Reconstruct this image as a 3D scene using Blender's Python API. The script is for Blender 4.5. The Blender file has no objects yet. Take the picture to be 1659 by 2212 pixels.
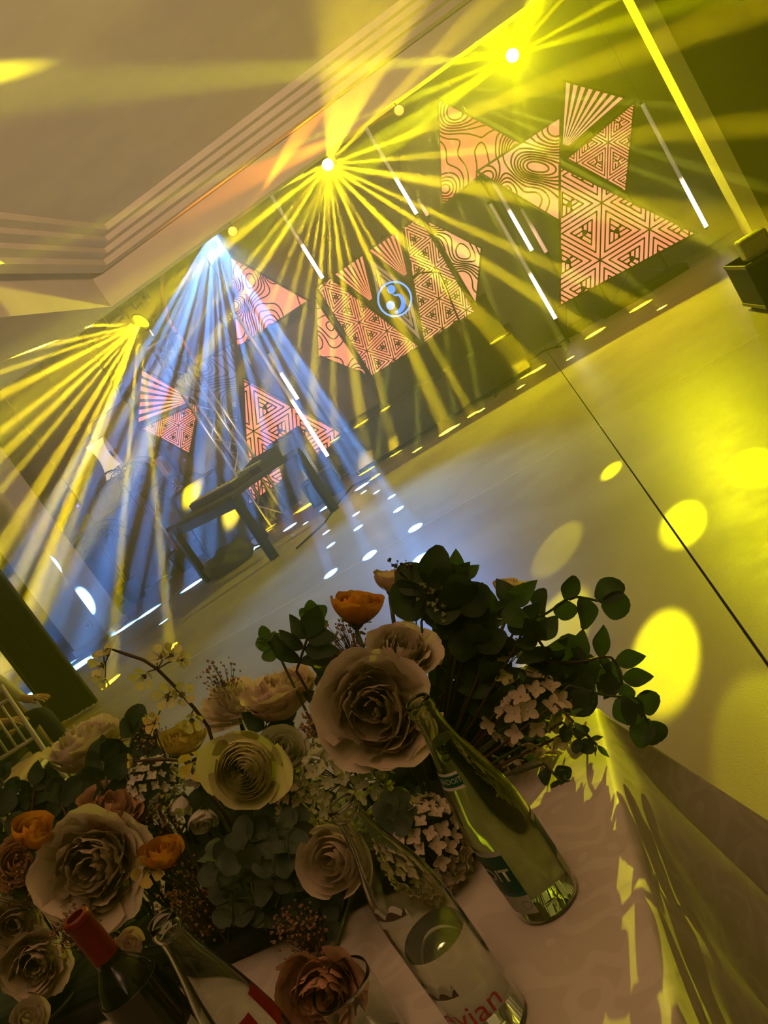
import bpy, bmesh, math, random
from mathutils import Vector, Matrix, Quaternion
C = bpy.context.scene.collection
sc = bpy.context.scene
PI = math.pi
# ------------------------------------------------------------------ camera, haze, exposure
FPX, CXP, CYP, HC = 1794.1, 829.5, 1106.0, 1.40
def _rot(yaw, pitch, roll):
    yaw, pitch, roll = (math.radians(a) for a in (yaw, pitch, roll))
    fwd = Vector((math.sin(yaw)*math.cos(pitch), math.cos(yaw)*math.cos(pitch), -math.sin(pitch)))
    right = Vector((math.cos(yaw), -math.sin(yaw), 0)); down = fwd.cross(right)
    c, s = math.cos(roll), math.sin(roll)
    return right*c + down*s, right*-s + down*c, fwd
RGT, DWN, FWD = _rot(-14.6184, 9.979, 32.7447)
cam = bpy.data.objects.new('camera', bpy.data.cameras.new('camera')); C.objects.link(cam)
cam.data.sensor_fit = 'HORIZONTAL'; cam.data.sensor_width = 36; cam.data.lens = FPX*36/1659
cam.data.clip_start = .02; cam.data.clip_end = 200
cam.matrix_world = Matrix(((RGT.x, -DWN.x, -FWD.x, 0), (RGT.y, -DWN.y, -FWD.y, 0), (RGT.z, -DWN.z, -FWD.z, HC), (0, 0, 0, 1)))
sc.camera = cam
CAM = Vector((0, 0, HC))
def ray(px, py): return RGT*((px-CXP)/FPX) + DWN*((py-CYP)/FPX) + FWD
def atY(px, py, y): d = ray(px, py); return CAM + d*(y/d.y)
def atZ(px, py, z): d = ray(px, py); return CAM + d*((z-HC)/d.z)
HAZE = .036
w = bpy.data.worlds.new('world'); sc.world = w; w.use_nodes = True
wn = w.node_tree.nodes; wl = w.node_tree.links
wn['Background'].inputs[0].default_value = (.02, .018, .014, 1)
wn['Background'].inputs[1].default_value = 0
vs = wn.new('ShaderNodeVolumeScatter'); vs.inputs['Density'].default_value = HAZE; vs.inputs['Anisotropy'].default_value = 0
vs.inputs['Color'].default_value = (1, 1, 1, 1)
wl.new(vs.outputs[0], wn['World Output'].inputs['Volume'])
v = sc.view_settings; v.view_transform = 'Standard'; v.look = 'None'; v.gamma = 1; v.exposure = .15; v.use_curve_mapping = False
cy = sc.cycles
cy.use_denoising = True; cy.max_bounces = 8; cy.diffuse_bounces = 1; cy.glossy_bounces = 2; cy.transmission_bounces = 8
cy.transparent_max_bounces = 16; cy.volume_bounces = 0; cy.sample_clamp_indirect = 4; cy.sample_clamp_direct = 0
cy.caustics_reflective = False; cy.caustics_refractive = False
cy.use_adaptive_sampling = True; cy.adaptive_threshold = .025
# house light of the hall on the rear wall behind the guests
hl = bpy.data.lights.new('house_light_offscreen', 'SPOT'); hl.energy = 7500; hl.color = (1,.62,.36); hl.spot_size = math.radians(46); hl.spot_blend = .9; hl.shadow_soft_size = .25
ho = bpy.data.objects.new('house_light_offscreen', hl); C.objects.link(ho); ho.location = (1.0,-3.8,3.2); ho.rotation_euler = (Vector((-2.0,6.6,4.5))-Vector((1.0,-3.8,3.2))).to_track_quat('-Z', 'Y').to_euler()
# ------------------------------------------------------------------ helpers
def M_(name, col, rough=.6, metal=0., emit=None, es=0., noise=None, nscale=8., bump=0., trans=0., ior=1.45, spec=.5, alpha=1.):
    m = bpy.data.materials.new(name); m.use_nodes = True
    nt = m.node_tree; N = nt.nodes; K = nt.links; b = N['Principled BSDF']
    b.inputs['Base Color'].default_value = (*col, 1); b.inputs['Roughness'].default_value = rough
    b.inputs['Metallic'].default_value = metal; b.inputs['IOR'].default_value = ior
    b.inputs['Specular IOR Level'].default_value = spec
    if trans: b.inputs['Transmission Weight'].default_value = trans
    if emit: b.inputs['Emission Color'].default_value = (*emit, 1); b.inputs['Emission Strength'].default_value = es
    if noise or bump:
        tc = N.new('ShaderNodeTexCoord'); nz = N.new('ShaderNodeTexNoise'); nz.inputs['Scale'].default_value = nscale; nz.inputs['Detail'].default_value = 6
        K.new(tc.outputs['Object'], nz.inputs['Vector'])
        if noise:
            mx = N.new('ShaderNodeMix'); mx.data_type = 'RGBA'; mx.inputs[6].default_value = (*col, 1); mx.inputs[7].default_value = (*noise, 1)
            cr = N.new('ShaderNodeValToRGB'); cr.color_ramp.elements[0].position = .38; cr.color_ramp.elements[1].position = .64
            K.new(nz.outputs[0], cr.inputs[0]); K.new(cr.outputs[0], mx.inputs[0]); K.new(mx.outputs[2], b.inputs['Base Color'])
        if bump:
            bp = N.new('ShaderNodeBump'); bp.inputs['Strength'].default_value = bump; bp.inputs['Distance'].default_value = .01
            K.new(nz.outputs[0], bp.inputs['Height']); K.new(bp.outputs[0], b.inputs['Normal'])
    return m
class MB:
    def __init__(s): s.v = []; s.f = []
    def add(s, vs, fs):
        o = len(s.v); s.v += [tuple(p) for p in vs]; s.f += [tuple(i+o for i in f) for f in fs]; return s
    def box(s, a, b):
        x0, y0, z0 = a; x1, y1, z1 = b
        return s.add([(x0,y0,z0),(x1,y0,z0),(x1,y1,z0),(x0,y1,z0),(x0,y0,z1),(x1,y0,z1),(x1,y1,z1),(x0,y1,z1)],
                     [(3,2,1,0),(4,5,6,7),(0,1,5,4),(1,2,6,5),(2,3,7,6),(3,0,4,7)])
    def bbox(s, a, b, r=.01):            # box with chamfered vertical and horizontal edges
        bm = bmesh.new(); bmesh.ops.create_cube(bm, size=1)
        for p in bm.verts: p.co = Vector([(a[i]+b[i])/2 + p.co[i]*(b[i]-a[i]) for i in range(3)])
        bmesh.ops.bevel(bm, geom=bm.edges[:], offset=r, segments=2, affect='EDGES', profile=.5)
        return s.bm(bm)
    def bm(s, bm):
        bm.verts.ensure_lookup_table(); bm.verts.index_update()
        s.add([p.co[:] for p in bm.verts], [[q.index for q in f.verts] for f in bm.faces]); bm.free(); return s
    def ring(s, c, ax, r, n, ref=None):
        ax = Vector(ax).normalized(); ref = Vector(ref) if ref else (Vector((0,0,1)) if abs(ax.z) < .9 else Vector((1,0,0)))
        a = ax.cross(ref).normalized(); b = ax.cross(a)
        return [Vector(c) + a*(r*math.cos(2*PI*i/n)) + b*(r*math.sin(2*PI*i/n)) for i in range(n)]
    def tube(s, pts, r, n=8, caps=True):
        pts = [Vector(p) for p in pts]; R = r if isinstance(r, (list, tuple)) else [r]*len(pts)
        vs = []; ref = None
        for i, p in enumerate(pts):
            ax = (pts[min(i+1, len(pts)-1)] - pts[max(i-1, 0)]).normalized()
            if ref is None: ref = Vector((0,0,1)) if abs(ax.z) < .9 else Vector((1,0,0))
            a = ax.cross(ref).normalized(); ref = a.cross(ax).normalized()
            vs += [p + a*(R[i]*math.cos(2*PI*k/n)) + ref*(R[i]*math.sin(2*PI*k/n)) for k in range(n)]
        fs = [(i*n+k, i*n+(k+1)%n, (i+1)*n+(k+1)%n, (i+1)*n+k) for i in range(len(pts)-1) for k in range(n)]
        if caps: fs += [tuple(range(n-1, -1, -1)), tuple((len(pts)-1)*n+k for k in range(n))]
        return s.add(vs, fs)
    def lathe(s, prof, n=32, c=(0,0,0), capb=False, capt=False):
        vs = [(c[0]+r*math.cos(2*PI*k/n), c[1]+r*math.sin(2*PI*k/n), c[2]+z) for r, z in prof for k in range(n)]
        fs = [(i*n+k, i*n+(k+1)%n, (i+1)*n+(k+1)%n, (i+1)*n+k) for i in range(len(prof)-1) for k in range(n)]
        if capb: fs.append(tuple(range(n-1, -1, -1)))
        if capt: fs.append(tuple((len(prof)-1)*n+k for k in range(n)))
        return s.add(vs, fs)
    def prism(s, poly, d):               # polygon of 3D points extruded by vector d
        n = len(poly); d = Vector(d); vs = [Vector(p) for p in poly]; vs += [p+d for p in vs]
        return s.add(vs, [tuple(range(n)), tuple(range(2*n-1, n-1, -1))] + [(i, i+n, (i+1)%n+n, (i+1)%n) for i in range(n)])
    def mesh(s, name, m, smooth=False, angle=None):
        me = bpy.data.meshes.new(name); me.from_pydata(s.v, [], s.f); me.update()
        if m: me.materials.append(m)
        if smooth: me.shade_smooth()
        if angle: me.shade_smooth(); me.set_sharp_from_angle(angle=math.radians(angle))
        return me
    def build(s, name, m, parent=None, smooth=False, angle=None):
        return link(name, s.mesh(name, m, smooth, angle), parent)
def link(name, me, parent=None, mw=None, m=None):
    o = bpy.data.objects.new(name, me); C.objects.link(o); o.parent = parent
    if mw is not None: o.matrix_local = mw
    if m is not None: o.material_slots[0].link = 'OBJECT'; o.material_slots[0].material = m
    return o
def tag(o, label=None, cat=None, group=None, kind=None):
    if label: o['label'] = label
    if cat: o['category'] = cat
    if group: o['group'] = group
    if kind: o['kind'] = kind
    return o
def thing(name, label, cat, loc=(0,0,0), group=None, rz=0):
    o = bpy.data.objects.new(name, None); C.objects.link(o); o.location = loc; o.rotation_euler = (0,0,rz); o.empty_display_size = .05
    return tag(o, label, cat, group)
def struct(o): o['kind'] = 'structure'; return o
R0 = random.Random(7)
# ------------------------------------------------------------------ materials
def floor_mat():
    m = M_('polished_concrete', (.52,.42,.30), .3, noise=(.38,.29,.19), nscale=.9, spec=.32)
    nt = m.node_tree; N = nt.nodes; K = nt.links; b = N['Principled BSDF']
    tc = N.new('ShaderNodeTexCoord'); nz = N.new('ShaderNodeTexNoise'); nz.inputs['Scale'].default_value = 3.5; nz.inputs['Detail'].default_value = 10; nz.inputs['Roughness'].default_value = .7
    K.new(tc.outputs['Object'], nz.inputs['Vector'])
    mr = N.new('ShaderNodeMapRange'); mr.inputs[3].default_value = .26; mr.inputs[4].default_value = .52; K.new(nz.outputs[0], mr.inputs[0]); K.new(mr.outputs[0], b.inputs['Roughness'])
    n2 = N.new('ShaderNodeTexNoise'); n2.inputs['Scale'].default_value = 130; n2.inputs['Detail'].default_value = 4; K.new(tc.outputs['Object'], n2.inputs['Vector'])
    bp = N.new('ShaderNodeBump'); bp.inputs['Strength'].default_value = .12; bp.inputs['Distance'].default_value = .004; K.new(n2.outputs[0], bp.inputs['Height']); K.new(bp.outputs[0], b.inputs['Normal'])
    return m
FLOOR = floor_mat()
PLASTER = M_('plaster', (.62,.52,.44), .8, noise=(.56,.47,.40), nscale=2)
WHITEPAINT = M_('white_paint', (.72,.64,.58), .55)
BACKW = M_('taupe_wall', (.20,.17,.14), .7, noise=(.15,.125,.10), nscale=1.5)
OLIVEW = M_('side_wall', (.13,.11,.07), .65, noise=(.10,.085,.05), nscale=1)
BLACK = M_('black_metal', (.012,.012,.012), .45)
BLACKM = M_('black_matte', (.02,.019,.018), .8)
DARKG = M_('stage_cloth', (.05,.046,.04), .85, noise=(.035,.032,.03), nscale=20, bump=.2)
CHROME = M_('aluminium', (.75,.75,.75), .25, metal=1)
NAVY = M_('navy_cloth', (.007,.011,.03), .9)
BROWN = M_('brown_wood', (.22,.12,.075), .5, noise=(.16,.085,.05), nscale=6)
GLASSD = M_('dark_window_glass', (.02,.02,.02), .1)
# ------------------------------------------------------------------ room shell
fl = struct(MB().box((-13,-4,-.16),(7,13.4,-.03)).build('floor', M_('subfloor', (.05,.035,.02), .8)))
SX, SY = .12, 6.28
xs = [-13, -11.88, -5.88, SX, 6.12, 7]; ys = [-4, .28, SY, 12.28, 13.4]
for i in range(len(xs)-1):
    for j in range(len(ys)-1):
        g = .004; gy0 = .0085
        MB().bbox((xs[i]+g, ys[j]+gy0, -.04), (xs[i+1]-g, ys[j+1]-gy0, 0), .0015).build('slab', FLOOR, fl)
for k, y in enumerate((SY,)):
    struct(MB().box((-13, y-.008, -.03), (7, y+.008, .0008)).build('trim_1', M_('joint_filler', (.85,.76,.62), .35)))
struct(MB().box((-13,13.2,0),(7,13.4,4.6)).build('wall_back', BACKW))
ce = struct(MB().box((-3.36,-4,4.12),(7,9.36,4.24)).build('ceiling', PLASTER))
struct(MB().box((-13,10.2,4.4),(7,13.4,4.5)).build('ceiling.001', BACKW))
# stepped cornice of the ceiling tray and the fascia over the stage
def tray(name, off, z0, z1, m):        # L-shaped step: stage side and left side
    b = MB(); x0 = -3.36-off; y0 = 9.36+off
    b.box((x0-.01, y0, z0), (7, y0+.16, z1)); b.box((x0-.17, -4, z0), (x0, y0+.16, z1))
    return struct(b.build(name, m))
tray('trim_2', 0, 4.05, 4.24, PLASTER); tray('trim_3', .12, 3.99, 4.20, PLASTER); tray('trim_4', .26, 3.93, 4.16, PLASTER)
tray('trim_5', .40, 3.86, 4.1, PLASTER)
struct(MB().box((-13,9.985,3.5),(7,10.2,4.3)).build('trim_6', PLASTER))
struct(MB().box((-4.32,-4,3.5),(-4.1,9.985,4.1)).build('trim_7', PLASTER))
struct(MB().box((-13,-4,3.5),(-4.32,9.985,3.62)).build('ceiling.002', PLASTER))
# right: slim pale pillar, side wall and dark framed windows
struct(MB().box((2.42,9.28,0),(2.585,9.6,4.3)).build('trim_8', WHITEPAINT))
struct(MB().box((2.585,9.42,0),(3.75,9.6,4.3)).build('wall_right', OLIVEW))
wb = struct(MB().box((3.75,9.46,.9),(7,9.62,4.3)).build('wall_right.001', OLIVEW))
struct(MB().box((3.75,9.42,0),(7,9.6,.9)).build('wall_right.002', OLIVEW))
for k, x in enumerate((3.8, 4.85)):
    wf = struct(MB().box((x,9.425,.95),(x+1.0,9.465,4.2)).build('window_%d' % (k+1), BLACKM))
    for a in range(4):
        MB().bbox((x+.05,9.405,1.0+a*.8),(x+.95,9.43,1.72+a*.8), .006).build('pane', GLASSD, wf)
    for a in range(5): MB().bbox((x,9.395,.95+a*.8),(x+1.0,9.43,.985+a*.8), .004).build('mullion', OLIVEW, wf)
    for xx in (x, x+.97): MB().bbox((xx,9.39,.95),(xx+.03,9.43,4.2), .004).build('mullion', OLIVEW, wf)
# left: white corner column with plinth, dark drape, panelled far wall
co = struct(MB().bbox((-7.40,9.92,0),(-6.82,10.5,3.5), .004).build('wall_left', WHITEPAINT))
MB().bbox((-7.43,9.9,0),(-6.80,10.53,.10), .006).build('plinth', WHITEPAINT, co)
so = MB().bbox((-7.02,9.905,.26),(-6.92,9.921,.36), .004).build('socket_plate', M_('socket_plastic', (.8,.74,.68), .4), co)
MB().lathe([(.026,0),(.026,.004),(.02,.004),(.018,-.006)], 16, capt=True).build('socket', M_('socket_dark', (.25,.22,.2), .5), so).matrix_local = Matrix.Translation((-6.97,9.904,.31)) @ Matrix.Rotation(PI/2, 4, 'X')
wl_ = struct(MB().box((-13,12.9,0),(-6.0,13.15,4.4)).build('wall_left.001', BLACKM))
for i in range(8):
    for j in range(3):
        MB().bbox((-12.9+i*.86+.006,12.84,.02+j*1.4),(-12.9+i*.86+.854,12.9,.02+j*1.4+1.392), .006).build('panel', BACKW, wl_)
# ------------------------------------------------------------------ LED panels
def emit_mat(name, c1, c2, s, sc_=1.4, base=(.05,.03,.02)):
    m = M_(name, base, .5); nt = m.node_tree; N = nt.nodes; K = nt.links; b = N['Principled BSDF']
    tc = N.new('ShaderNodeTexCoord'); nz = N.new('ShaderNodeTexNoise'); nz.inputs['Scale'].default_value = sc_; nz.inputs['Detail'].default_value = 1
    K.new(tc.outputs['Object'], nz.inputs['Vector'])
    cr = N.new('ShaderNodeValToRGB'); e = cr.color_ramp.elements; e[0].position = .35; e[0].color = (*c1, 1); e[1].position = .68; e[1].color = (*c2, 1)
    K.new(nz.outputs[0], cr.inputs[0]); K.new(cr.outputs[0], b.inputs['Emission Color']); b.inputs['Emission Strength'].default_value = s
    return m
SALMON = emit_mat('salmon_led', (1,.34,.20), (1,.22,.11), 1.3)
SALRED = emit_mat('coral_led', (1,.25,.13), (1,.09,.03), 1.3, 1.1)
PEACH = emit_mat('peach_led', (.95,.40,.22), (.9,.30,.13), 1.2)
BEIGE = emit_mat('beige_acrylic', (.62,.40,.26), (.55,.34,.2), .6)
UNLIT = M_('unlit_acrylic', (.36,.32,.30), .4)
DKPAN = M_('dark_acrylic', (.07,.055,.03), .4)
LINE = M_('black_print', (.008,.006,.004), .6)
REDLINE = M_('dark_red_print', (.10,.012,.004), .6)
def frame_of(P):
    n = (P[1]-P[0]).cross(P[2]-P[0]).normalized()
    if n.y > 0: n = -n
    u = Vector((0,0,1)).cross(n)*-1
    u = u.normalized(); 
    if u.x < 0: u = -u
    v = n.cross(u); v = v if v.z > 0 else -v
    return sum(P, Vector())/len(P), u, v, n
def clip(a, b, poly):
    t0, t1 = 0., 1.; n = len(poly)
    area = sum(poly[i][0]*poly[(i+1)%n][1]-poly[(i+1)%n][0]*poly[i][1] for i in range(n)); sgn = 1 if area > 0 else -1
    dx, dy = b[0]-a[0], b[1]-a[1]
    for i in range(n):
        p, q = poly[i], poly[(i+1)%n]; nx, ny = -(q[1]-p[1])*sgn, (q[0]-p[0])*sgn
        num = nx*(a[0]-p[0])+ny*(a[1]-p[1]); den = nx*dx+ny*dy
        if abs(den) < 1e-12:
            if num < 0: return None
        else:
            t = -num/den
            if den > 0: t0 = max(t0, t)
            else: t1 = min(t1, t)
    if t0 >= t1: return None
    return (a[0]+dx*t0, a[1]+dy*t0), (a[0]+dx*t1, a[1]+dy*t1)
def inset(poly, d):
    n = len(poly); area = sum(poly[i][0]*poly[(i+1)%n][1]-poly[(i+1)%n][0]*poly[i][1] for i in range(n)); s = 1 if area > 0 else -1
    out = []
    for i in range(n):
        p0, p1, p2 = (Vector(poly[(i+k)%n]) for k in (-1, 0, 1))
        e1 = (p1-p0).normalized(); e2 = (p2-p1).normalized(); n1 = Vector((-e1.y, e1.x))*s; n2 = Vector((-e2.y, e2.x))*s
        b = (n1+n2); out.append(tuple(p1 + b*(d/max(.15, 1+n1.dot(n2)))))
    return out
def seg_lattice(poly, S, d, off=(0,0), rot=0., K=2):
    xs_ = [p[0] for p in poly]; ys_ = [p[1] for p in poly]; segs = []
    c, s_ = math.cos(rot), math.sin(rot)
    e1 = Vector((c, s_))*S; e2 = Vector((c*.5-s_*.866, s_*.5+c*.866))*S; o = Vector(off)
    rad = max(max(xs_)-min(xs_), max(ys_)-min(ys_)); n = int(rad/S)+3
    for i in range(-n, n):
        for j in range(-n, n):
            p = o+e1*i+e2*j
            for tri in ((p, p+e1, p+e2), (p+e1, p+e1+e2, p+e2)):
                cen = (tri[0]+tri[1]+tri[2])/3
                if cen.x < min(xs_)-S or cen.x > max(xs_)+S or cen.y < min(ys_)-S or cen.y > max(ys_)+S: continue
                inr = S/(2*math.sqrt(3))
                for k in range(0, K+1):
                    f = 1-k*d/inr
                    if f <= .05: break
                    t = [cen+(q-cen)*f for q in tri]
                    for a in range(3): segs.append((t[a], t[(a+1)%3]))
                f = 1-K*d/inr; t = [cen+(q-cen)*f for q in tri]
                for a in range(3):                 # pinwheel of bars in the inner triangle
                    A, B = t[a], t[(a+1)%3]; mid = (A+B)/2; ed = (B-A).normalized(); nn = Vector((-ed.y, ed.x))
                    if nn.dot(cen-mid) < 0: nn = -nn
                    segs.append((mid, cen))
                    q = 0
                    while True:
                        q += 1; L = (B-A).length*.5-q*d*1.15
                        if L <= .1*d: break
                        st = A+ed*(q*d*1.15); h = min((q*d*1.15)*1.6, (cen-mid).length*1.15)
                        segs.append((st, st+(nn*.866+ed*.5)*h))
    return segs
def seg_topo(poly, step, seed, levels=9, bumps=9, amp=1.):
    r = random.Random(seed); x0 = min(p[0] for p in poly); x1 = max(p[0] for p in poly); y0 = min(p[1] for p in poly); y1 = max(p[1] for p in poly)
    W_ = x1-x0; Hh = y1-y0; sz = max(W_, Hh)
    B = [(r.uniform(x0, x1), r.uniform(y0, y1), r.choice((1, 1, -1))*r.uniform(.6, 1.2), sz*r.uniform(.08, .17)) for _ in range(bumps)]
    tilt = r.uniform(-1, 1)
    def F(x, y):
        wx = x+.05*sz*math.sin(y*7/sz+seed); wy = y+.05*sz*math.sin(x*8/sz+seed*2)
        return sum(a*math.exp(-((wx-bx)**2+(wy-by)**2)/(2*s*s)) for bx, by, a, s in B) + tilt*(wx-x0)/sz*.6
    nx = int(W_/step)+2; ny = int(Hh/step)+2
    G = [[F(x0+i*step, y0+j*step) for i in range(nx)] for j in range(ny)]
    lo = min(map(min, G)); hi = max(map(max, G)); segs = []
    for l in range(1, levels*2):
        L = lo+(hi-lo)*l/(levels*2)
        for j in range(ny-1):
            for i in range(nx-1):
                c4 = (G[j][i], G[j][i+1], G[j+1][i+1], G[j+1][i])
                if (min(c4) > L) or (max(c4) < L): continue
                P4 = ((x0+i*step, y0+j*step), (x0+(i+1)*step, y0+j*step), (x0+(i+1)*step, y0+(j+1)*step), (x0+i*step, y0+(j+1)*step))
                pts = []
                for k in range(4):
                    a, b = c4[k], c4[(k+1)%4]
                    if (a > L) != (b > L):
                        t = (L-a)/(b-a); p, q = P4[k], P4[(k+1)%4]; pts.append((p[0]+(q[0]-p[0])*t, p[1]+(q[1]-p[1])*t))
                for k in range(0, len(pts)-1, 2): segs.append((pts[k], pts[k+1]))
    return segs
def ribbons(segs, poly, wd, fr, lift):
    cen, u, v, n = fr; b = MB()
    for a, c in segs:
        r = clip((a[0], a[1]), (c[0], c[1]), poly)
        if not r: continue
        a2, c2 = Vector(r[0]), Vector(r[1]); d = c2-a2
        if d.length < 1e-5: continue
        d.normalize(); q = Vector((-d.y, d.x))*(wd/2); a2 -= d*wd*.3; c2 += d*wd*.3
        b.add([cen+u*p.x+v*p.y+n*lift for p in (a2-q, c2-q, c2+q, a2+q)], [(0,1,2,3)])
    return b
def panel(P, kind, parent, star=None, face=SALMON, line=LINE, S=.45, d=.036, lw=.013, seed=1, fr_w=.03, thick=.05, names=('frame','face','pattern_lines'), lv=8, bumps=9, rays=8, apex=0, rot=0., off=(0,0), flip=False):
    fr = frame_of(P); cen, u, v, n = fr
    loc = parent.location if parent else Vector()
    poly = [((p-cen).dot(u), (p-cen).dot(v)) for p in P]
    T = lambda q, l=0: cen+u*q[0]+v*q[1]+n*l - loc
    if star: sp_ = atY(star[0], star[1], cen.y)-cen; off = (sp_.dot(u), sp_.dot(v))
    outer = inset(poly, -fr_w)
    body = MB().prism([T(q, -.004) for q in outer], n*-thick).build(names[0], BLACK, parent)
    fr2 = (cen-loc, u, v, n)
    if kind == 'fan':
        A = Vector(poly[apex]); B0, B1 = Vector(poly[(apex+1)%3]), Vector(poly[(apex+2)%3])
        for k in range(rays):
            t0 = (k+.06)/rays; t1 = (k+.60)/rays
            a, b = B0.lerp(B1, t0), B0.lerp(B1, t1)
            q = [A.lerp(a, .10), a, b, A.lerp(b, .10)]
            MB().prism([T(x, .006) for x in q], n*-.009).build('light_stripe', face, body)
        return body
    fc = MB().prism([T(q, .002) for q in poly], n*-.005).build(names[1], face, body)
    if kind == 'lattice': sg = seg_lattice(poly, S, d, off, rot)
    elif kind == 'topo': sg = seg_topo(poly, max(p[0] for p in poly)/26+.004, seed, lv, bumps)
    elif kind == 'nest':
        sg = []
        for k in (.045, .09):
            q = inset(poly, k); sg += [(q[i], q[(i+1)%len(q)]) for i in range(len(q))]
    else: sg = []
    if sg: tag(ribbons(sg, poly, lw, fr2, .004).build(names[2], line, body), kind='stuff')
    return body
def tri(name, label, pix, y, kind, group='LED triangles flanking the booth', **kw):
    P = [atY(a, b, y) for a, b in pix]
    t = thing(name, label, 'light panel', (sum(p.x for p in P)/len(P), y, min(p.z for p in P)), None)
    panel(P, kind, t, **kw)
    return t, P
YP = 12.0
tR = []
tR.append(tri('led_triangle', 'coral upright LED triangle with contour lines, right of the booth', [(948,217),(956,441),(1120,309)], 12.12, 'topo', face=SALRED, line=REDLINE, seed=5, lv=7, bumps=11, lw=.021))
tR.append(tri('led_triangle', 'salmon LED triangle with contour lines standing on its tip, right of the booth', [(1208,257),(1036,370),(1207,474)], 11.98, 'topo', line=REDLINE, seed=12, lv=6, bumps=7, lw=.023))
tR.append(tri('led_triangle', 'LED triangle of fanned stripes above the small lattice triangle, beside the pale pillar', [(1215,326),(1222,178),(1352,214)], 12.05, 'fan', face=PEACH, rays=8))
tR.append(tri('led_triangle', 'small salmon lattice LED triangle on its tip, under the complete stripe fan', [(1368,226),(1226,344),(1350,411)], 12.0, 'lattice', S=.46, d=.034, lw=.014, off=(.05,.1)))
tR.append(tri('led_triangle', 'largest LED triangle, salmon with bold lattice, low beside the right tube light', [(1212,364),(1498,504),(1212,657)], 11.86, 'lattice', S=.72, d=.058, lw=.02, star=(1296,562)))
tL = []
tL.append(tri('led_triangle', 'salmon upright LED triangle with contour lines, in the blue beams left of the booth', [(500,558),(513,748),(662,650)], 12.12, 'topo', line=REDLINE, seed=23, lv=8, bumps=12, lw=.019))
tL.append(tri('led_triangle', 'unlit grey triangle panel with black contour lines, left of the booth', [(505,742),(372,822),(512,912)], 11.98, 'topo', face=UNLIT, line=LINE, seed=31, lv=8, bumps=9, lw=.024))
tL.append(tri('led_triangle', 'LED triangle of fanned coral stripes, left of the unlit panel', [(418,864),(307,800),(299,918)], 12.05, 'fan', face=SALMON, rays=7))
tL.append(tri('led_triangle', 'small coral lattice LED triangle below the stripe fan with the aluminium truss', [(307,926),(428,872),(408,977)], 12.02, 'lattice', S=.36, d=.03, lw=.013, off=(.06,.02)))
mir = lambda p: Vector((-2.48-p.x, 12.22, p.z))
PB = [mir(p) for p in tR[4][1]]
t = thing('led_triangle', 'low LED triangle half hidden behind the black equipment table', 'light panel', (PB[0].x, 12.22, min(p.z for p in PB)))
panel(PB, 'lattice', t, S=.72, d=.058, lw=.02, off=(.1,-.3))
# dark lattice panel hanging unlit behind the lamps
P = [atY(a, b, 12.9) for a, b in ((640,420),(860,330),(860,560),(690,600))]
t = thing('lattice_board', 'dark unlit lattice panel hanging behind the booth', 'panel', (P[0].x, 12.9, P[3].z)); panel(P, 'lattice', t, face=DKPAN, S=.5, d=.04, lw=.016)
for q in P[:2]: MB().tube([q-t.location-Vector((0,-.03,.05)), Vector((q.x,12.93,4.41))-t.location], .004, 5).build('cable', BLACK, t)
# poles and bases that carry the triangles
def stand(name, label, x, y, top, w_=.9, group=None):
    t = thing(name, label, 'stand', (x, y, 0), group)
    MB().bbox((-w_/2,-.3,0),(w_/2,.3,.09), .01).build('base', BLACK, t)
    for s in (-.5, .5): MB().tube([(s*w_*.7,.06,.085),(s*w_*.7,.06,top)], .02, 8).build('pole', BLACK, t)
    for s in (-1, 1): MB().tube([(s*w_*.35,.06,.1),(-s*w_*.35,.06,.62)], .008, 6).build('brace', CHROME, t)
    return t
stand('panel_stand', 'black panel stand with crossed braces under the largest LED triangle', 1.62, 12.25, 2.6, 1.25)
stand('panel_stand', 'black panel stand behind the coral contour triangle on the right', .66, 12.55, 3.0, .4)
stand('panel_stand', 'black panel stand behind the LED panels left of the booth', -3.52, 12.5, 3.0, .8)
stand('panel_stand', 'black panel stand behind the left stripe fan', -4.55, 12.5, 2.4, .7)
# ------------------------------------------------------------------ stage and DJ booth
t = thing('stage_platform', 'low black-skirted stage platform under the faceted booth', 'stage', (-1.58,11.15,0))
MB().bbox((-1.42,0,.06),(1.42,1.7,.57), .012).build('skirt', DARKG, t); MB().bbox((-1.44,-.02,.57),(1.44,1.72,.60), .006).build('deck', BLACKM, t)
for x in (-1.35, 1.35):
    for y in (.06, 1.6): MB().tube([(x,y,0),(x,y,.1)], .03, 8).build('leg', BLACK, t)
bt = thing('dj_booth', 'faceted booth front of glowing salmon panels with a round blue logo', 'dj booth', (-1.22,11.62,.6))
MB().bbox((-1.0,.06,.0),(1.0,.12,.55), .01).build('skirt', DARKG, bt)
MB().bbox((-1.0,.05,.5),(1.0,.75,.58), .01).build('desk', BLACKM, bt)
for x in (-.95, .95):
    MB().bbox((x-.03,.68,0),(x+.03,.74,.5), .004).build('leg', BLACK, bt)
XB = atY(853,646,11.5).x
def PF(pix): 
    out = []
    for a, b in pix:
        p = atY(a, b, 11.5); y = 11.5+.16*max(0, abs(p.x-XB)-.28); out.append(atY(a, b, y))
    return out
kw = dict(fr_w=.028, thick=.04, names=('facet','face','pattern_lines'))
panel(PF([(684,655),(689,766),(789,807)]), 'topo', bt, seed=42, lv=5, bumps=6, lw=.019, **kw)
panel(PF([(686,620),(714,603),(902,748),(803,811)]), 'lattice', bt, S=.40, d=.034, lw=.014, rot=.2, **kw)
panel(PF([(806,655),(724,593),(786,551)]), 'fan', bt, rays=7, **kw)
panel(PF([(799,560),(884,624),(907,733),(816,644)]), 'nest', bt, face=BEIGE, lw=.014, **kw)
panel(PF([(881,602),(798,542),(862,499)]), 'fan', bt, rays=7, **kw)
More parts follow.
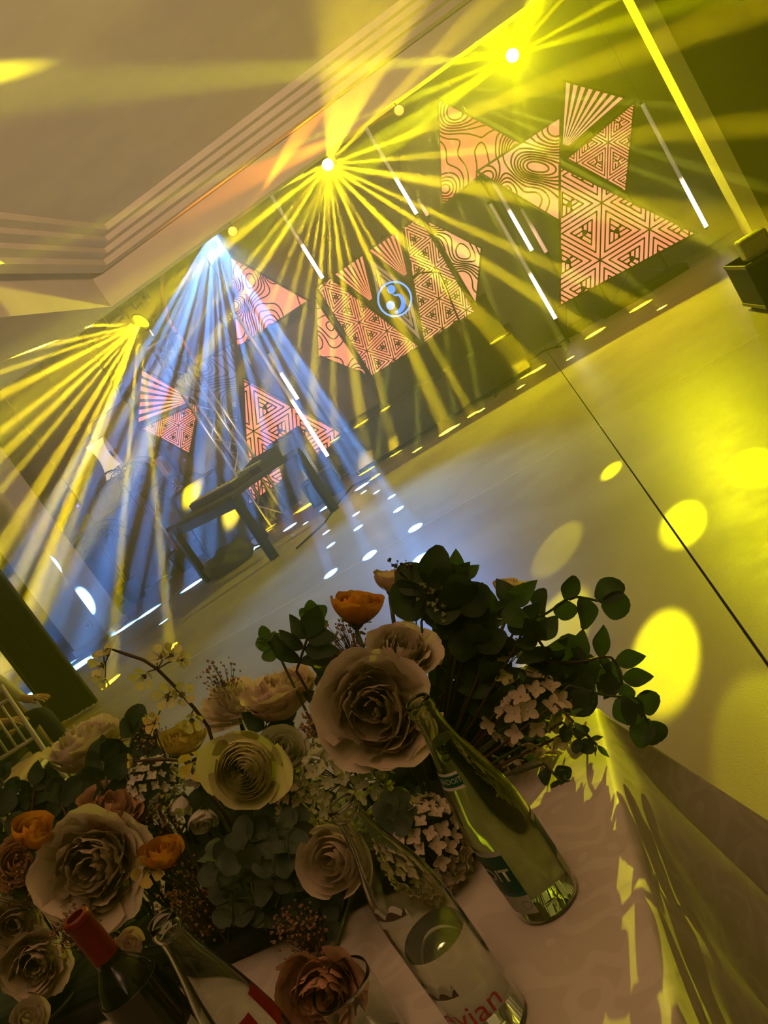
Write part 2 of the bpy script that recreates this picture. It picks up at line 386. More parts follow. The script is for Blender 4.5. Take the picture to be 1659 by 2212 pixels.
panel(PF([(874,492),(906,471),(1024,673),(917,737)]), 'lattice', bt, face=PEACH, S=.40, d=.034, lw=.014, rot=.1, off=(.1,.05), **kw)
panel(PF([(926,480),(1038,537),(1027,652)]), 'topo', bt, face=PEACH, seed=47, lv=5, bumps=6, lw=.019, **kw)
# round logo: ring, dark disc, curved mark with two balls
BLUE = M_('blue_neon', (.02,.05,.1), .4, emit=(.06,.28,1.0), es=1.5)
BLUEL = M_('pale_blue_neon', (.02,.05,.1), .4, emit=(.16,.40,1.0), es=1.6)
lc = atY(853,646,11.42); RL = 37/FPX*FWD.dot(lc-CAM)
lg = MB().lathe([(0,0),(RL*.97,0),(RL*.97,.03),(0,.03)], 40).build('logo_disc', BLACKM, bt); lg.matrix_local = Matrix.Translation(lc-bt.location) @ Matrix.Rotation(PI/2, 4, 'X')
b = MB(); n = 48; r = RL*.055
for k in range(n):
    a = 2*PI*k/n; b.v += [((RL*.97+r*math.cos(q))*math.cos(a), (RL*.97+r*math.cos(q))*math.sin(a), .03+r*math.sin(q)) for q in [2*PI*i/8 for i in range(8)]]
b.f += [(k*8+i, k*8+(i+1)%8, ((k+1)%n)*8+(i+1)%8, ((k+1)%n)*8+i) for k in range(n) for i in range(8)]
b.build('neon_ring', BLUEL, lg, smooth=True)
IMG = math.radians(32.74)
def lp(x, y): c, s = math.cos(IMG), math.sin(IMG); return ((x*c-y*s)*RL, -(x*s+y*c)*RL)   # image offset to disc plane
def disc_at(x, y, r, m):
    X, Y_ = lp(x, y); return MB().lathe([(0,.045),(r*RL*.8,.045),(r*RL,.036),(r*RL,.03)], 24, c=(X, Y_, 0)).build('logo_mark', m, lg)
disc_at(-.20,-.55,.25,BLUE); disc_at(-.24,.36,.26,BLUE)
cl = []; 
for k in range(25):
    q = k/24; ang = -1.15+q*2.75
    cl.append((.10+.50*math.cos(ang)*.9-.08, .22+.50*math.sin(ang)))
pth = [(-.14,-.36),(-.08,-.25),(.02,-.20)]+cl
wd = [.03,.05,.07]+[.08+.17*math.sin(PI*min(1, (k+1)/26))**.8 for k in range(25)]
b = MB()
for k in range(len(pth)-1):
    p, q = Vector(pth[k]), Vector(pth[k+1]); d = (q-p).normalized(); nn = Vector((-d.y, d.x))
    qd = [p-nn*wd[k]*.8, q-nn*wd[k+1]*.8, q+nn*wd[k+1]*.35, p+nn*wd[k]*.35]
    b.prism([(*lp(*x), .034) for x in qd], (0,0,.008))
b.build('logo_mark', BLUE, lg)
# ------------------------------------------------------------------ LED tube lights
def tube_mat(name, frac, s, col=(1,.78,.62)):
    m = M_(name, (.35,.3,.25), .35); nt = m.node_tree; N = nt.nodes; K = nt.links; b = N['Principled BSDF']
    tc = N.new('ShaderNodeTexCoord'); sp = N.new('ShaderNodeSeparateXYZ'); K.new(tc.outputs['Generated'], sp.inputs[0])
    cr = N.new('ShaderNodeValToRGB'); e = cr.color_ramp.elements; e[0].position = max(.01, frac*.78); e[0].color = (1,1,1,1); e[1].position = min(1, frac*1.18); e[1].color = (.02,.02,.02,1)
    K.new(sp.outputs[2], cr.inputs[0]); mu = N.new('ShaderNodeMath'); mu.operation = 'MULTIPLY'; mu.inputs[1].default_value = s; K.new(cr.outputs[0], mu.inputs[0])
    b.inputs['Emission Color'].default_value = (*col, 1); K.new(mu.outputs[0], b.inputs['Emission Strength'])
    return m
TM = {f: tube_mat('pixel_tube_%d' % (f*100), f, 9.0) for f in (.35, .5, 1.0)}
TMP = tube_mat('pink_pixel_tube', .6, .9, (1,.5,.34))
def led_tube(label, top, bot, y, m, r=.026, foot=True):
    a = atY(*bot, y); b = atY(*top, y); h = b.z-a.z
    t = thing('tube_light', label, 'tube light', (a.x, y, 0 if foot else a.z)); z0 = a.z if foot else 0
    MB().tube([(0,0,z0),(0,0,z0+h)], r, 14).build('tube', m, t, angle=40)
    MB().tube([(0,0,z0+h),(0,0,z0+h+.03)], r*1.08, 14).build('end_cap', BLACK, t, angle=40)
    MB().tube([(0,0,z0-.03),(0,0,z0)], r*1.08, 14).build('end_cap', BLACK, t, angle=40)
    if foot:
        MB().tube([(0,0,.02),(0,0,z0-.02)], .022, 8).build('post', BLACK, t)
        for k in range(3):
            q = k*2.09+.5; MB().tube([(0,0,.05),(.24*math.cos(q),.24*math.sin(q),.012)], .012, 6).build('foot', BLACK, t)
    else: MB().tube([(0,0,h+.03),(0,0,4.4-a.z)], .004, 5).build('cable', BLACK, t)
    return t
led_tube('hanging LED tube above the left edge of the booth', (586,418), (697,601), 12.3, TM[.35], foot=False)
led_tube('hanging LED tube over the notch right of the blue logo', (782,268), (900,462), 12.3, TM[.35], foot=False)
led_tube('short pinkish LED tube just behind the bright tube over the booth', (903,430), (924,466), 12.7, TMP, foot=False)
led_tube('LED tube on a floor stand left of the largest triangle', (1058,441), (1200,688), 11.97, TM[.35])
led_tube('LED tube hanging under the tip-standing contour triangle', (1066,385), (1149,541), 12.35, TM[.5], foot=False)
led_tube('dim pink LED tube behind the hanging tube below the contour triangle', (1122,455), (1180,545), 12.6, TMP, foot=False)
led_tube('LED tube beside the pale pillar on the right', (1392,222), (1526,490), 12.0, TM[.35], foot=False)
led_tube('LED tube hanging in the blue beams under the upright contour triangle', (568,772), (643,862), 12.2, TM[.5], foot=False)
led_tube('LED tube on a floor stand at the left end of the stage', (521,672), (708,985), 11.6, TM[.35])
led_tube('short bright LED tube low behind the equipment table', (433,1122), (451,1147), 11.7, TM[1.0], foot=True, r=.05)
# ------------------------------------------------------------------ moving heads, pars, lighting bar
def L_(kind, name, loc, aim, energy, color, size=None, blend=.3, radius=.03):
    l = bpy.data.lights.new(name, kind); o = bpy.data.objects.new(name, l); C.objects.link(o); o.location = loc
    if aim is not None: o.rotation_euler = (Vector(aim)-Vector(loc)).to_track_quat('-Z', 'Y').to_euler()
    l.energy = energy; l.color = color
    if kind == 'SPOT': l.spot_size = math.radians(size); l.spot_blend = blend; l.shadow_soft_size = radius
    if kind == 'POINT': l.shadow_soft_size = radius
    return o
def gobo(name, loc, aim, color, power, beams, soft=.55, fringe=None):
    """one lamp whose gobo wheel lets out a set of narrow beams: (direction, half angle in degrees, gain)"""
    o = L_('SPOT', name, loc, aim, power, color, 172, .05, .018); l = o.data; l.use_nodes = True
    nt = l.node_tree; N = nt.nodes; K = nt.links; em = N['Emission']
    bpy.context.view_layer.update(); inv = o.matrix_world.to_3x3().inverted(); ax = (Vector(aim)-Vector(loc)).normalized()
    l.spot_size = min(math.radians(176), 2*max(ax.angle(Vector(d))+math.radians(rd) for d, rd, g in beams)+.06)
    tc = N.new('ShaderNodeTexCoord'); acc = None
    for d, rd, gain in beams:
        ld = (inv @ Vector(d)).normalized()
        dp = N.new('ShaderNodeVectorMath'); dp.operation = 'DOT_PRODUCT'; K.new(tc.outputs['Normal'], dp.inputs[0]); dp.inputs[1].default_value = ld
        mr = N.new('ShaderNodeMapRange'); mr.interpolation_type = 'SMOOTHSTEP'
        mr.inputs[1].default_value = math.cos(math.radians(rd)); mr.inputs[2].default_value = math.cos(math.radians(rd*(soft if rd < 10 else .2))); mr.inputs[3].default_value = 0; mr.inputs[4].default_value = gain
        K.new(dp.outputs['Value'], mr.inputs[0])
        if acc is None: acc = mr.outputs[0]
        else:
            mx = N.new('ShaderNodeMath'); mx.operation = 'MAXIMUM'; K.new(acc, mx.inputs[0]); K.new(mr.outputs[0], mx.inputs[1]); acc = mx.outputs[0]
    K.new(acc, em.inputs['Strength'])
    return o
def ring_gobo(name, loc, aim, color, power, n, a0, aj, aw, extra=(), floor_=0.):
    """lamp with a wheel of n beams around its axis, each at its own opening angle (degrees)"""
    o = L_('SPOT', name, loc, aim, power, color, min(174, 2*(a0+aj+aw)+4), .05, .018); l = o.data; l.use_nodes = True
    nt = l.node_tree; N = nt.nodes; K = nt.links; em = N['Emission']; a0, aj, aw = (math.radians(a) for a in (a0, aj, aw))
    tc = N.new('ShaderNodeTexCoord'); sp = N.new('ShaderNodeSeparateXYZ'); K.new(tc.outputs['Normal'], sp.inputs[0])
    def M(op, a, b=None):
        nd = N.new('ShaderNodeMath'); nd.operation = op
        for i, x in enumerate((a, b)):
            if x is None: continue
            if isinstance(x, (int, float)): nd.inputs[i].default_value = x
            else: K.new(x, nd.inputs[i])
        return nd.outputs[0]
    x, y, z = sp.outputs
    t = M('MULTIPLY', M('FRACT', M('ADD', M('DIVIDE', M('ARCTAN2', y, x), 2*PI), 1.)), n)
    fr = M('ABSOLUTE', M('SUBTRACT', M('FRACT', t), .5)); al = M('ARCCOSINE', M('ABSOLUTE', z))
    wn_ = N.new('ShaderNodeTexWhiteNoise'); wn_.noise_dimensions = '1D'; K.new(M('FLOOR', t), wn_.inputs['W'])
    da = M('SUBTRACT', al, M('ADD', M('MULTIPLY', wn_.outputs['Value'], aj), a0))
    dp = M('MULTIPLY', M('MULTIPLY', fr, 2*PI/n), M('SINE', al))
    d = M('SQRT', M('ADD', M('MULTIPLY', dp, dp), M('MULTIPLY', da, da)))
    mr = N.new('ShaderNodeMapRange'); mr.interpolation_type = 'SMOOTHSTEP'; K.new(d, mr.inputs[0])
    for i, q in enumerate((aw, aw*.5, 0, 1)): mr.inputs[i+1].default_value = q
    bpy.context.view_layer.update(); inv = o.matrix_world.to_3x3().inverted()
    up = N.new('ShaderNodeVectorMath'); up.operation = 'DOT_PRODUCT'; K.new(tc.outputs['Normal'], up.inputs[0]); up.inputs[1].default_value = (inv @ Vector((0,0,1))).normalized()
    mu_ = N.new('ShaderNodeMapRange'); mu_.interpolation_type = 'SMOOTHSTEP'; K.new(up.outputs['Value'], mu_.inputs[0])
    for i, q in enumerate((-.36, -.24, 0, 1)): mu_.inputs[i+1].default_value = q
    acc = M('ADD', M('MULTIPLY', mr.outputs[0], mu_.outputs[0]), floor_)
    for dd, rd, gain, sft in extra:
        dn = N.new('ShaderNodeVectorMath'); dn.operation = 'DOT_PRODUCT'; K.new(tc.outputs['Normal'], dn.inputs[0]); dn.inputs[1].default_value = (inv @ Vector(dd)).normalized()
        m2 = N.new('ShaderNodeMapRange'); m2.interpolation_type = 'SMOOTHSTEP'; K.new(dn.outputs['Value'], m2.inputs[0])
        for i, q in enumerate((math.cos(math.radians(rd)), math.cos(math.radians(rd*sft)), 0, gain)): m2.inputs[i+1].default_value = q
        acc = M('MAXIMUM', acc, m2.outputs[0])
    K.new(acc, em.inputs['Strength']); return o
def lens_mat(name, c, s): return M_(name, (.1,.1,.1), .3, emit=c, es=s)
def moving_head(label, loc, aim, lm, scale=1., bar_z=3.9):
    loc = Vector(loc); d = (Vector(aim)-loc).normalized()
    t = thing('moving_head', label, 'stage light', loc + Vector((0,0,.0)))
    h = thing('tmp', None, None); bpy.data.objects.remove(h)
    q = d.to_track_quat('Z', 'Y').to_matrix().to_4x4()
    hd = MB().lathe([(0,-.30),(.07,-.29),(.10,-.22),(.105,-.05),(.115,.0),(.115,.03),(.098,.035),(.092,.0),(0,0)], 28).build('head', BLACK, t, angle=35)
    hd.matrix_local = q @ Matrix.Translation((0,0,-.045)) @ Matrix.Scale(scale, 4)
    MB().lathe([(0,.012),(.06,.010),(.09,.002)], 28).build('lens', lm, hd, smooth=True)
    for k in range(6):
        a = k*PI/3; MB().bbox((-.012,.098,-.2),(.012,.112,-.08), .003).build('cooling_fin', BLACK, hd).matrix_local = Matrix.Rotation(a, 4, 'Z')
    s = scale
    for x in (-1, 1): MB().bbox((x*.135*s-.022,-.04-.02,-.05),(x*.135*s+.022,.04-.02,.26*s), .01).build('yoke_arm', BLACK, t).location = (0,.12*s,0)
    MB().bbox((-.16*s,.04*s,.24*s),(.16*s,.18*s,.31*s), .012).build('base', BLACK, t)
    if bar_z: MB().tube([(0,.11*s,.3*s),(0,.11,.3*s+.03),(0,.11,bar_z+.03-loc.z)], .012, 8).build('clamp', CHROME, t)
    return t
YL = 11.0
LA = atY(708,356,YL); LB = atY(1107,120,YL); LC = atY(303,697,YL); LBL = atY(458,494,YL); LD = atY(903,176,YL)
YEL = (1, .74, .01); YGR = (.96, .94, .0); BLU = (.11, .36, 1)
LENS_Y = lens_mat('yellow_lens', (1,.9,.25), 30); LENS_C = lens_mat('fan_lens', (1,.72,.0), 5); LENS_B = lens_mat('blue_lens', (.3,.6,1), 12); LENS_S = lens_mat('small_yellow_lens', (1,.8,.05), 1.1)
def dirs(L, pix, rd=1.25, gain=1.):
    out = []
    for p in pix:
        a, b, y = p[:3]; out.append(((atY(a, b, y)-L), p[3] if len(p) > 3 else rd, p[4] if len(p) > 4 else gain))
    return out
def dirs_floor(L, pix, rd=.8, gain=1.): return [(atZ(p[0], p[1], 0)-L, p[2] if len(p) > 2 else rd, gain) for p in pix]
def front(L, aim, k=.03): return Vector(L) + (Vector(aim)-Vector(L)).normalized()*k
AIM = Vector((-.4, 1.0, 1.3))
PW = 1.4
# star of yellow beams over the booth
bA = dirs(LA, [(744,0,5.0,2.2,.55),(800,110,6.5,1.2,.9),(860,60,6.5,1.4,.9),(930,130,8,1.2,.7),(900,285,9.8,1.6),(985,330,9.8,1.4),(960,395,9.8,2.4,.8),(960,470,11.08,1.7),(905,480,11.08,1.9),(905,560,11.08,2.0),
    (850,600,10.8,1.3),(800,560,10.8,2.0),(775,640,11.08,1.3),(742,620,11.08,1.9),(715,640,11.08,1.3),(690,640,11.08,1.8),(662,640,11.05,1.2),(640,600,11.05,1.9),(590,640,11.0,1.6),(575,560,10.6,1.9),(540,560,10.6,1.2),
    (505,520,10.4,1.9),(470,535,10.4,1.2),(420,490,10.3,1.6),(360,490,10.2,1.1),(300,500,10.1,1.2),(560,420,10.7,1.0),(580,330,10.7,1.0),(640,250,10.7,1.0),(660,290,10.7,1.0),(1000,640,11.05,1.8)])
moving_head('moving head over the booth throwing a star of yellow beams', LA, AIM, LENS_Y, .75); gobo('gobo_yellow_star', front(LA, AIM), AIM, YEL, 88000*PW, bA)
# green-yellow head on the right
pools = [(1432,1415,.86,2.2),(1472,1128,.85,.8),(1320,1015,.6,1.4),(1625,1005,.9,.35),(1205,1180,1.2,.45),(1655,1270,1.1,.12),(1659,1640,1.0,.35),(1200,1365,1.2,1.0)]
sL = atY(1640,556,6.85)
ex = [(atZ(a, b, 0)-LB, r, g*.155, .75) for a, b, r, g in pools] + [(Vector((.3,3.2,0))-LB, 26, .020, .3), (sL-LB, 1.6, .08, .6), (Vector((-.215,.86,.74))-LB, .75, .12, .6), (Vector((-.26,1.1,.74))-LB, .5, .12, .6)]
moving_head('moving head with a green-yellow glare beside the coral triangle', LB, AIM, LENS_Y, .8); ring_gobo('gobo_green_star', front(LB, AIM), Vector((-.6,1,3.4)), YGR, 40000*PW, 36, 14, 52, 1.8, ex, .020)
# yellow fan at the left
bC = dirs(LC, [(0,700,9,1.2),(0,765,9,1.1),(0,800,9,1.0),(0,850,8.6,1.5),(0,930,8.6,1.2),(0,985,8.4,1.4),(0,1060,8.4,1.0),(20,1150,8.2,1.4),(70,1085,8.6,1.0),(40,1370,7.6,1.6),(130,1060,8.6,1.3),(180,1010,8.8,1.0),(215,960,9.2,.9),(285,930,9.6,.9),(320,870,9.8,.8)])
AC = atY(60,1100,8.4)
moving_head('moving head on the aluminium truss throwing a yellow fan', LC, AC, LENS_C, 1.25, None); gobo('gobo_yellow_fan', front(LC, AC, .045), AC, YEL, 150000*PW, bC)
# blue head: fan of beams, some landing as ovals on the floor
bBl = dirs_floor(LBL, [(915,1210,.62),(800,1200,.6),(715,1240,.6),(900,1140,.55),(863,1100,.55),(775,1140,.55),(770,1110,.5),(848,1072,.5),(815,1062,.5),(787,1062,.5),(705,1150,.5),(715,1178,.5),(625,1160,.55),(660,1130,.45),(430,1275,.5),(350,1345,.5)], gain=1.6)
bBl.append((Vector((-1.9,6.6,0))-LBL, 20, .010))
bBl += dirs(LBL, [(235,880,10.3,1.9),(275,880,10.4,1.7),(318,900,10.5,1.9),(355,960,10.5,1.6),(390,900,10.6,1.7),(418,1190,10.3,1.9,1.1),(455,1120,10.4,1.6),(490,1000,10.6,1.5),(530,1040,10.4,1.7),(150,1260,9.6,1.8,.9),(215,1300,9.4,1.8,.9),(250,1150,9.8,1.7),(590,1000,10.4,1.5),(650,960,10.3,1.5),(730,960,10.2,1.6)], gain=.8)
AB = Vector((-3.2,9.0,0)); moving_head('moving head at the soffit edge throwing blue beams', LBL, AB, LENS_B); gobo('gobo_blue', front(LBL, AB, .04), AB, BLU, 105000*PW, bBl)
# thin fan beside the right head
bD = dirs(LD, [(878,400,10.8),(902,430,10.8),(930,430,10.8),(955,450,10.8),(985,420,10.8),(1010,370,10.8),(1070,330,10.7),(1130,300,10.7),(1090,250,10.7),(1200,340,10.7),(1000,205,10.6),(1060,190,10.6)], .8)
AD = atY(1000,400,9.8); moving_head('moving head at the soffit edge with a thin fan of pale beams', LD, AD, LENS_S, .9); gobo('gobo_thin_fan', front(LD, AD, .04), AD, (.95,.95,.05), 50000*PW, bD)
# par cans with amber beams
def par(label, loc, aim, beam_aim, en):
    loc = Vector(loc); d = (Vector(aim)-loc).normalized(); t = thing('par_can', label, 'stage light', loc)
    q = d.to_track_quat('Z', 'Y').to_matrix().to_4x4()
    bd = MB().lathe([(0,-.2),(.045,-.19),(.06,-.12),(.062,.0),(.056,.0),(.054,-.02),(0,-.02)], 24).build('can', M_('amber_can', (.35,.16,.02), .4), t, angle=40); bd.matrix_local = q
    MB().lathe([(0,-.012),(.053,-.014)], 24).build('lens', LENS_S, bd)
    MB().tube([(0,.05,.03),(0,.13,.06),(0,.13,3.505-loc.z)], .01, 8).build('clamp', BLACK, t)
    L_('SPOT', 'amber_beam', loc+d*.03, beam_aim, en, (1,.30,.0), 9, .8, .02)
P1 = atY(503,500,9.93); P2 = atY(862,238,9.93)
par('small amber par can beside the blue beams', P1, CAM, atY(640,300,9.96), 2600); par('small amber par can above the notch of the booth', P2, CAM, atY(560,372,9.96), 2600)
# lighting bar above, hidden by the fascia
t = thing('lighting_bar', 'aluminium lighting bar behind the ceiling fascia', 'lighting bar', (-1.3,11.11,3.9))
MB().tube([(-4,0,0),(3.4,0,0)], .025, 10).build('bar', CHROME, t)
for x in (-3.4, 0, 3.0): MB().tube([(x,0,0),(x,0,.5)], .012, 6).build('hanger', CHROME, t)
for m in bpy.data.materials: m.cycles.emission_sampling = 'NONE'
# ------------------------------------------------------------------ clutter left of the stage
# aluminium truss tower
tx = atY(372,770,11.35)
t = thing('truss_tower', 'aluminium truss tower carrying the yellow moving head', 'truss', (tx.x, 11.35, 0))
for sx in (-.14, .14):
    for sy in (-.14, .14): MB().tube([(sx,sy,.02),(sx,sy,3.02)], .024, 10).build('chord', CHROME, t, smooth=True)
for k in range(10):
    z = .08+k*.29
    for a, b in (((-.14,-.14),(.14,-.14)),((.14,-.14),(.14,.14)),((.14,.14),(-.14,.14)),((-.14,.14),(-.14,-.14))):
        p, q = (a, b) if k % 2 else (b, a); MB().tube([(*p,z),(*q,z+.29)], .010, 6).build('lacing', CHROME, t)
MB().bbox((-.3,-.3,0),(.3,.3,.02), .004).build('base_plate', CHROME, t); MB().bbox((-.2,-.2,3.0),(.2,.2,3.03), .004).build('top_plate', CHROME, t)
MB().tube([(LC.x-tx.x,-.21,3.08),(LC.x-tx.x,-.21,LC.z+.31)], .016, 8).build('spigot', CHROME, t); MB().bbox((LC.x-tx.x-.06,-.42,3.03),(LC.x-tx.x+.06,.12,3.09), .006).build('outrigger', BLACK, t); MB().bbox((min(LC.x-tx.x,0)-.05,-.06,3.02),(max(LC.x-tx.x,0)+.05,.06,3.10), .006).build('outrigger', BLACK, t)
# coral strip by the soffit
pts = [Vector((atY(352,575,12.5).x,12.5,4.4)),atY(352,575,12.5),atY(350,600,12.5),atY(351,630,12.5),atY(354,650,12.5),atY(362,690,12.5),atY(390,730,12.5),atY(425,790,12.5)]
tag(MB().tube(pts, .035, 8).build('hanging_strip', M_('coral_strip', (.75,.32,.22), .6), smooth=True), 'coral strip hanging behind the yellow moving head', 'strip')
# black equipment table with mixer, keyboard
A_, B_, D_ = atZ(450,1258,0), atZ(592,1208,0), atZ(686,1110,0)
ang = math.atan2((B_-A_).y, (B_-A_).x); Lt, Wt = (B_-A_).length, 1.05
t = thing('equipment_table', 'black equipment table with square legs before the left LED panels', 'table', (A_.x, A_.y, 0), rz=ang)
MB().bbox((-.06,-.04,.82),(Lt+.06,Wt+.04,.87), .006).build('tabletop', BLACKM, t)
for x in (0, Lt):
    for y in (0, Wt): MB().bbox((x-.045,y-.03,0),(x+.045,y+.06,.82), .006).build('leg', BLACK, t)
MB().bbox((.05,.03,.70),(Lt-.05,.06,.82), .004).build('apron', BLACK, t)
def on_table(name, label, cat, x, y, z=.87):
    M = Matrix.Rotation(ang, 4, 'Z'); p = Vector((A_.x, A_.y, 0)) + M @ Vector((x, y, z)); return thing(name, label, cat, p, rz=ang)
k = on_table('keyboard', 'long black stage keyboard lying on the equipment table', 'keyboard', .2, .28)
MB().bbox((0,0,0),(1.2,.3,.09), .012).build('body', BLACK, k)
wk = M_('ivory_key', (.6,.55,.48), .4)
for i in range(26): MB().bbox((.04+i*.043,.02,.09),(.04+i*.043+.040,.15,.102), .002).build('key', wk, k)
for i in range(5): MB().tube([(.2+i*.14,.23,.088),(.2+i*.14,.23,.108)], .014, 10).build('knob', CHROME, k)
k = on_table('mixing_desk', 'black mixing desk at the far end of the equipment table', 'mixer', .9, .66)
MB().prism([(0,0,0),(0,.36,0),(0,.36,.16),(0,0,.07)], (.62,0,0)).build('body', BLACKM, k)
for i in range(7): MB().bbox((.06+i*.075,.05,.08),(.085+i*.075,.12,.115), .003).build('fader', CHROME, k)
def speaker(label, loc, rz, s=(.5,.45,.75), group=None):
    t = thing('loudspeaker', label, 'speaker', loc, group, rz)
    MB().bbox((-s[0]/2,0,0),(s[0]/2,s[1],s[2]), .015).build('cabinet', BLACKM, t)
    MB().bbox((-s[0]/2+.03,-.012,.03),(s[0]/2-.03,.004,s[2]-.03), .006).build('grille', M_('speaker_grille', (.03,.03,.03), .6, bump=.6, nscale=180), t)
    for x in (-1, 1): MB().bbox((x*s[0]/2-.006,s[1]*.3,s[2]*.55),(x*s[0]/2+.006,s[1]*.7,s[2]*.65), .003).build('handle', BLACK, t)
    return t
speaker('black loudspeaker on the floor between truss tower and equipment table', (-5.0,11.0,0), .5, (.75,.55,1.15))
speaker('black bass speaker behind the keyboard', (-3.78,11.66,0), 0, (.5,.42,1.0))
speaker('black floor monitor speaker at the left foot of the stage', (-3.30,10.6,0), .25, (.5,.32,.36))
# bag and cables under the table
bm = bmesh.new(); bmesh.ops.create_icosphere(bm, subdivisions=4, radius=1)
from mathutils import noise as mn
for p in bm.verts:
    q = p.co.copy(); nz = mn.noise(q*1.7)*.28+mn.noise(q*4)*.10; p.co = Vector((q.x*.36*(1+nz), q.y*.2*(1+nz), max(-.13, q.z*.17*(1+nz))+.13))
c0 = atZ(512,1222,0)
t = thing('cable_bag', 'slumped dark grey cable bag on the floor by the equipment table', 'bag', (c0.x, c0.y, 0), rz=.5)
MB().bm(bm).build('bag', M_('grey_canvas', (.07,.07,.075), .8, bump=.5, nscale=30), t, smooth=True)
MB().tube([(.3,-.1,.1),(.42,-.14,.06),(.46,-.1,.03),(.4,-.05,.03),(.3,-.06,.05)], .012, 6).build('strap', BLACK, t, smooth=True)
for i, (pp, lb) in enumerate((([(640,1185),(700,1130),(735,1080),(760,1050),(800,1030)], 'black cable trailing from the table legs to the stage'), ([(1130,792),(1140,785),(1170,760),(1190,752),(1212,748)], 'black cable from the stage corner to the tube light stand'))):
    p3 = [atZ(a, b, .012) for a, b in pp]; tag(MB().tube(p3, .011, 6).build('cable', BLACK, smooth=True), lb, 'cable')
# microphone stand with a wrapped boom before the booth
mb_ = atY(1000,716,11.05); mt = atY(948,586,11.05); ma = atY(903,590,10.9)
t = thing('microphone_stand', 'thin dark microphone stand wrapped in clear film before the booth', 'stand', (mb_.x, 11.05, 0))
L0 = Vector((mb_.x, 11.05, 0))
MB().tube([(0,0,.02),(0,0,mb_.z-.05),Vector((mt.x,11.05,mt.z))-L0], .012, 8).build('pole', BLACK, t)
MB().tube([Vector((mt.x,11.05,mt.z))-L0, ma-L0], .011, 8).build('boom', BLACK, t)
MB().tube([ma-L0, ma-L0+Vector((-.09,-.02,-.02))], [.018,.024], 10).build('microphone', BLACK, t)
for q in (0.3, 2.4, 4.5): MB().tube([(0,0,.06),(.26*math.cos(q),.26*math.sin(q),.012)], .011, 6).build('foot', BLACK, t)
bm = bmesh.new(); bmesh.ops.create_icosphere(bm, subdivisions=4, radius=1)
for p in bm.verts:
    q = p.co.copy(); nz = mn.noise(q*2.5)*.45; p.co = Vector((q.x*.05*(1+nz), q.y*.05*(1+nz), q.z*.17*(1+nz*.4)))
fm = M_('clear_film', (.25,.19,.06), .12, trans=.6)
o = MB().bm(bm).build('film_wrap', fm, t, smooth=True); o.location = (-.02,0,mb_.z+.0)
# wall lamp with curved shade, palms, post
wp = atY(232,985,12.7)
t = thing('wall_lamp', 'lit cream wall lamp with a waisted shade on the dark panelled wall', 'lamp', (wp.x, 12.84, wp.z))
prof = [(.16,.28),(.13,.22),(.105,.1),(.10,0),(.115,-.12),(.15,-.24),(.19,-.33)]
o = MB().lathe(prof, 24).build('shade', M_('lit_shade', (.7,.6,.4), .6, emit=(1,.80,.42), es=.9), t, smooth=True); o.location = (0,-.24,0)
MB().bbox((-.05,-.24,-.05),(.05,0,.05), .008).build('bracket', BLACK, t)
MB().bbox((-.10,-.03,-.3),(.10,0,.3), .008).build('back_plate', WHITEPAINT, t)
LEAFD = M_('palm_leaf', (.05,.075,.03), .45)
def palm(label, px, py, y, h):
    c = atY(px, py, y); t = thing('potted_palm', label, 'plant', (c.x, y, 0))
    MB().lathe([(.0,0),(.15,0),(.2,.36),(.18,.36),(.17,.30),(0,.30)], 24).build('pot', BLACKM, t, angle=40)
    MB().tube([(0,0,.28),(.02,0,c.z*.5),(0,0,c.z)], [.03,.025,.018], 8).build('trunk', BROWN, t)
    r = random.Random(px)
    for k in range(11):
        a = k*2.4; b = MB(); L = r.uniform(.4, .62); up = r.uniform(.1, .9); sp = []
        for i in range(9):
            s = i/8; sp.append(Vector((math.cos(a)*L*s, math.sin(a)*L*s, c.z+L*(up*s-.9*s*s))))
        b.tube(sp, .006, 4)
        for i in range(1, 9):
            tn = (sp[i]-sp[i-1]).normalized(); sd = tn.cross(Vector((0,0,1))).normalized()
            for q in (-1, 1):
                e = sp[i]+sd*(q*.16)+tn*.1-Vector((0,0,.05)); w_ = tn*.014
                b.add([sp[i]-w_, sp[i]+w_, e], [(0,1,2)])
        b.build('frond', LEAFD, t)
palm('potted palm below the lit wall lamp', 262,1015,12.2,1.4); palm('potted palm beside the pale door post', 362,1042,12.1,1.3); palm('potted palm standing close to the white corner column', 195,1150,12.0,1.0)
p0 = atY(352,1010,12.6); struct(MB().bbox((p0.x-.05,12.55,0),(p0.x+.05,12.7,1.75), .006).build('door_1', WHITEPAINT))
# purple indicator, small fixture by the soffit, wall frames high on the left
pz = atY(168,1093,12.8); t = thing('indicator_lamp', 'tiny violet indicator lamp on a black box at the panelled wall', 'lamp', (pz.x,12.8,pz.z)); MB().bbox((-.05,0,-.05),(.05,.04,.05), .005).build('box', BLACK, t); MB().lathe([(0,.02),(.02,.012),(.025,0)], 12).build('lamp', M_('violet_led', (.1,.05,.3), .4, emit=(.15,.08,1), es=3), t).matrix_local = Matrix.Rotation(PI/2, 4, 'X')
pz = atY(100,790,10.9); t = thing('wall_spotlight', 'small yellow-lit spotlight under the fascia near the panelled wall', 'spotlight', pz)
o = MB().lathe([(0,-.12),(.03,-.12),(.04,.0),(.05,.03),(.042,.03),(.03,0),(0,0)], 16).build('can', M_('brass_can', (.6,.4,.08), .35), t); o.matrix_local = Matrix.Rotation(1.1, 4, 'Y')
MB().tube([(-.03,0,.0),(-.03,0,4.4-pz.z)], .008, 6).build('rod', BLACK, t)
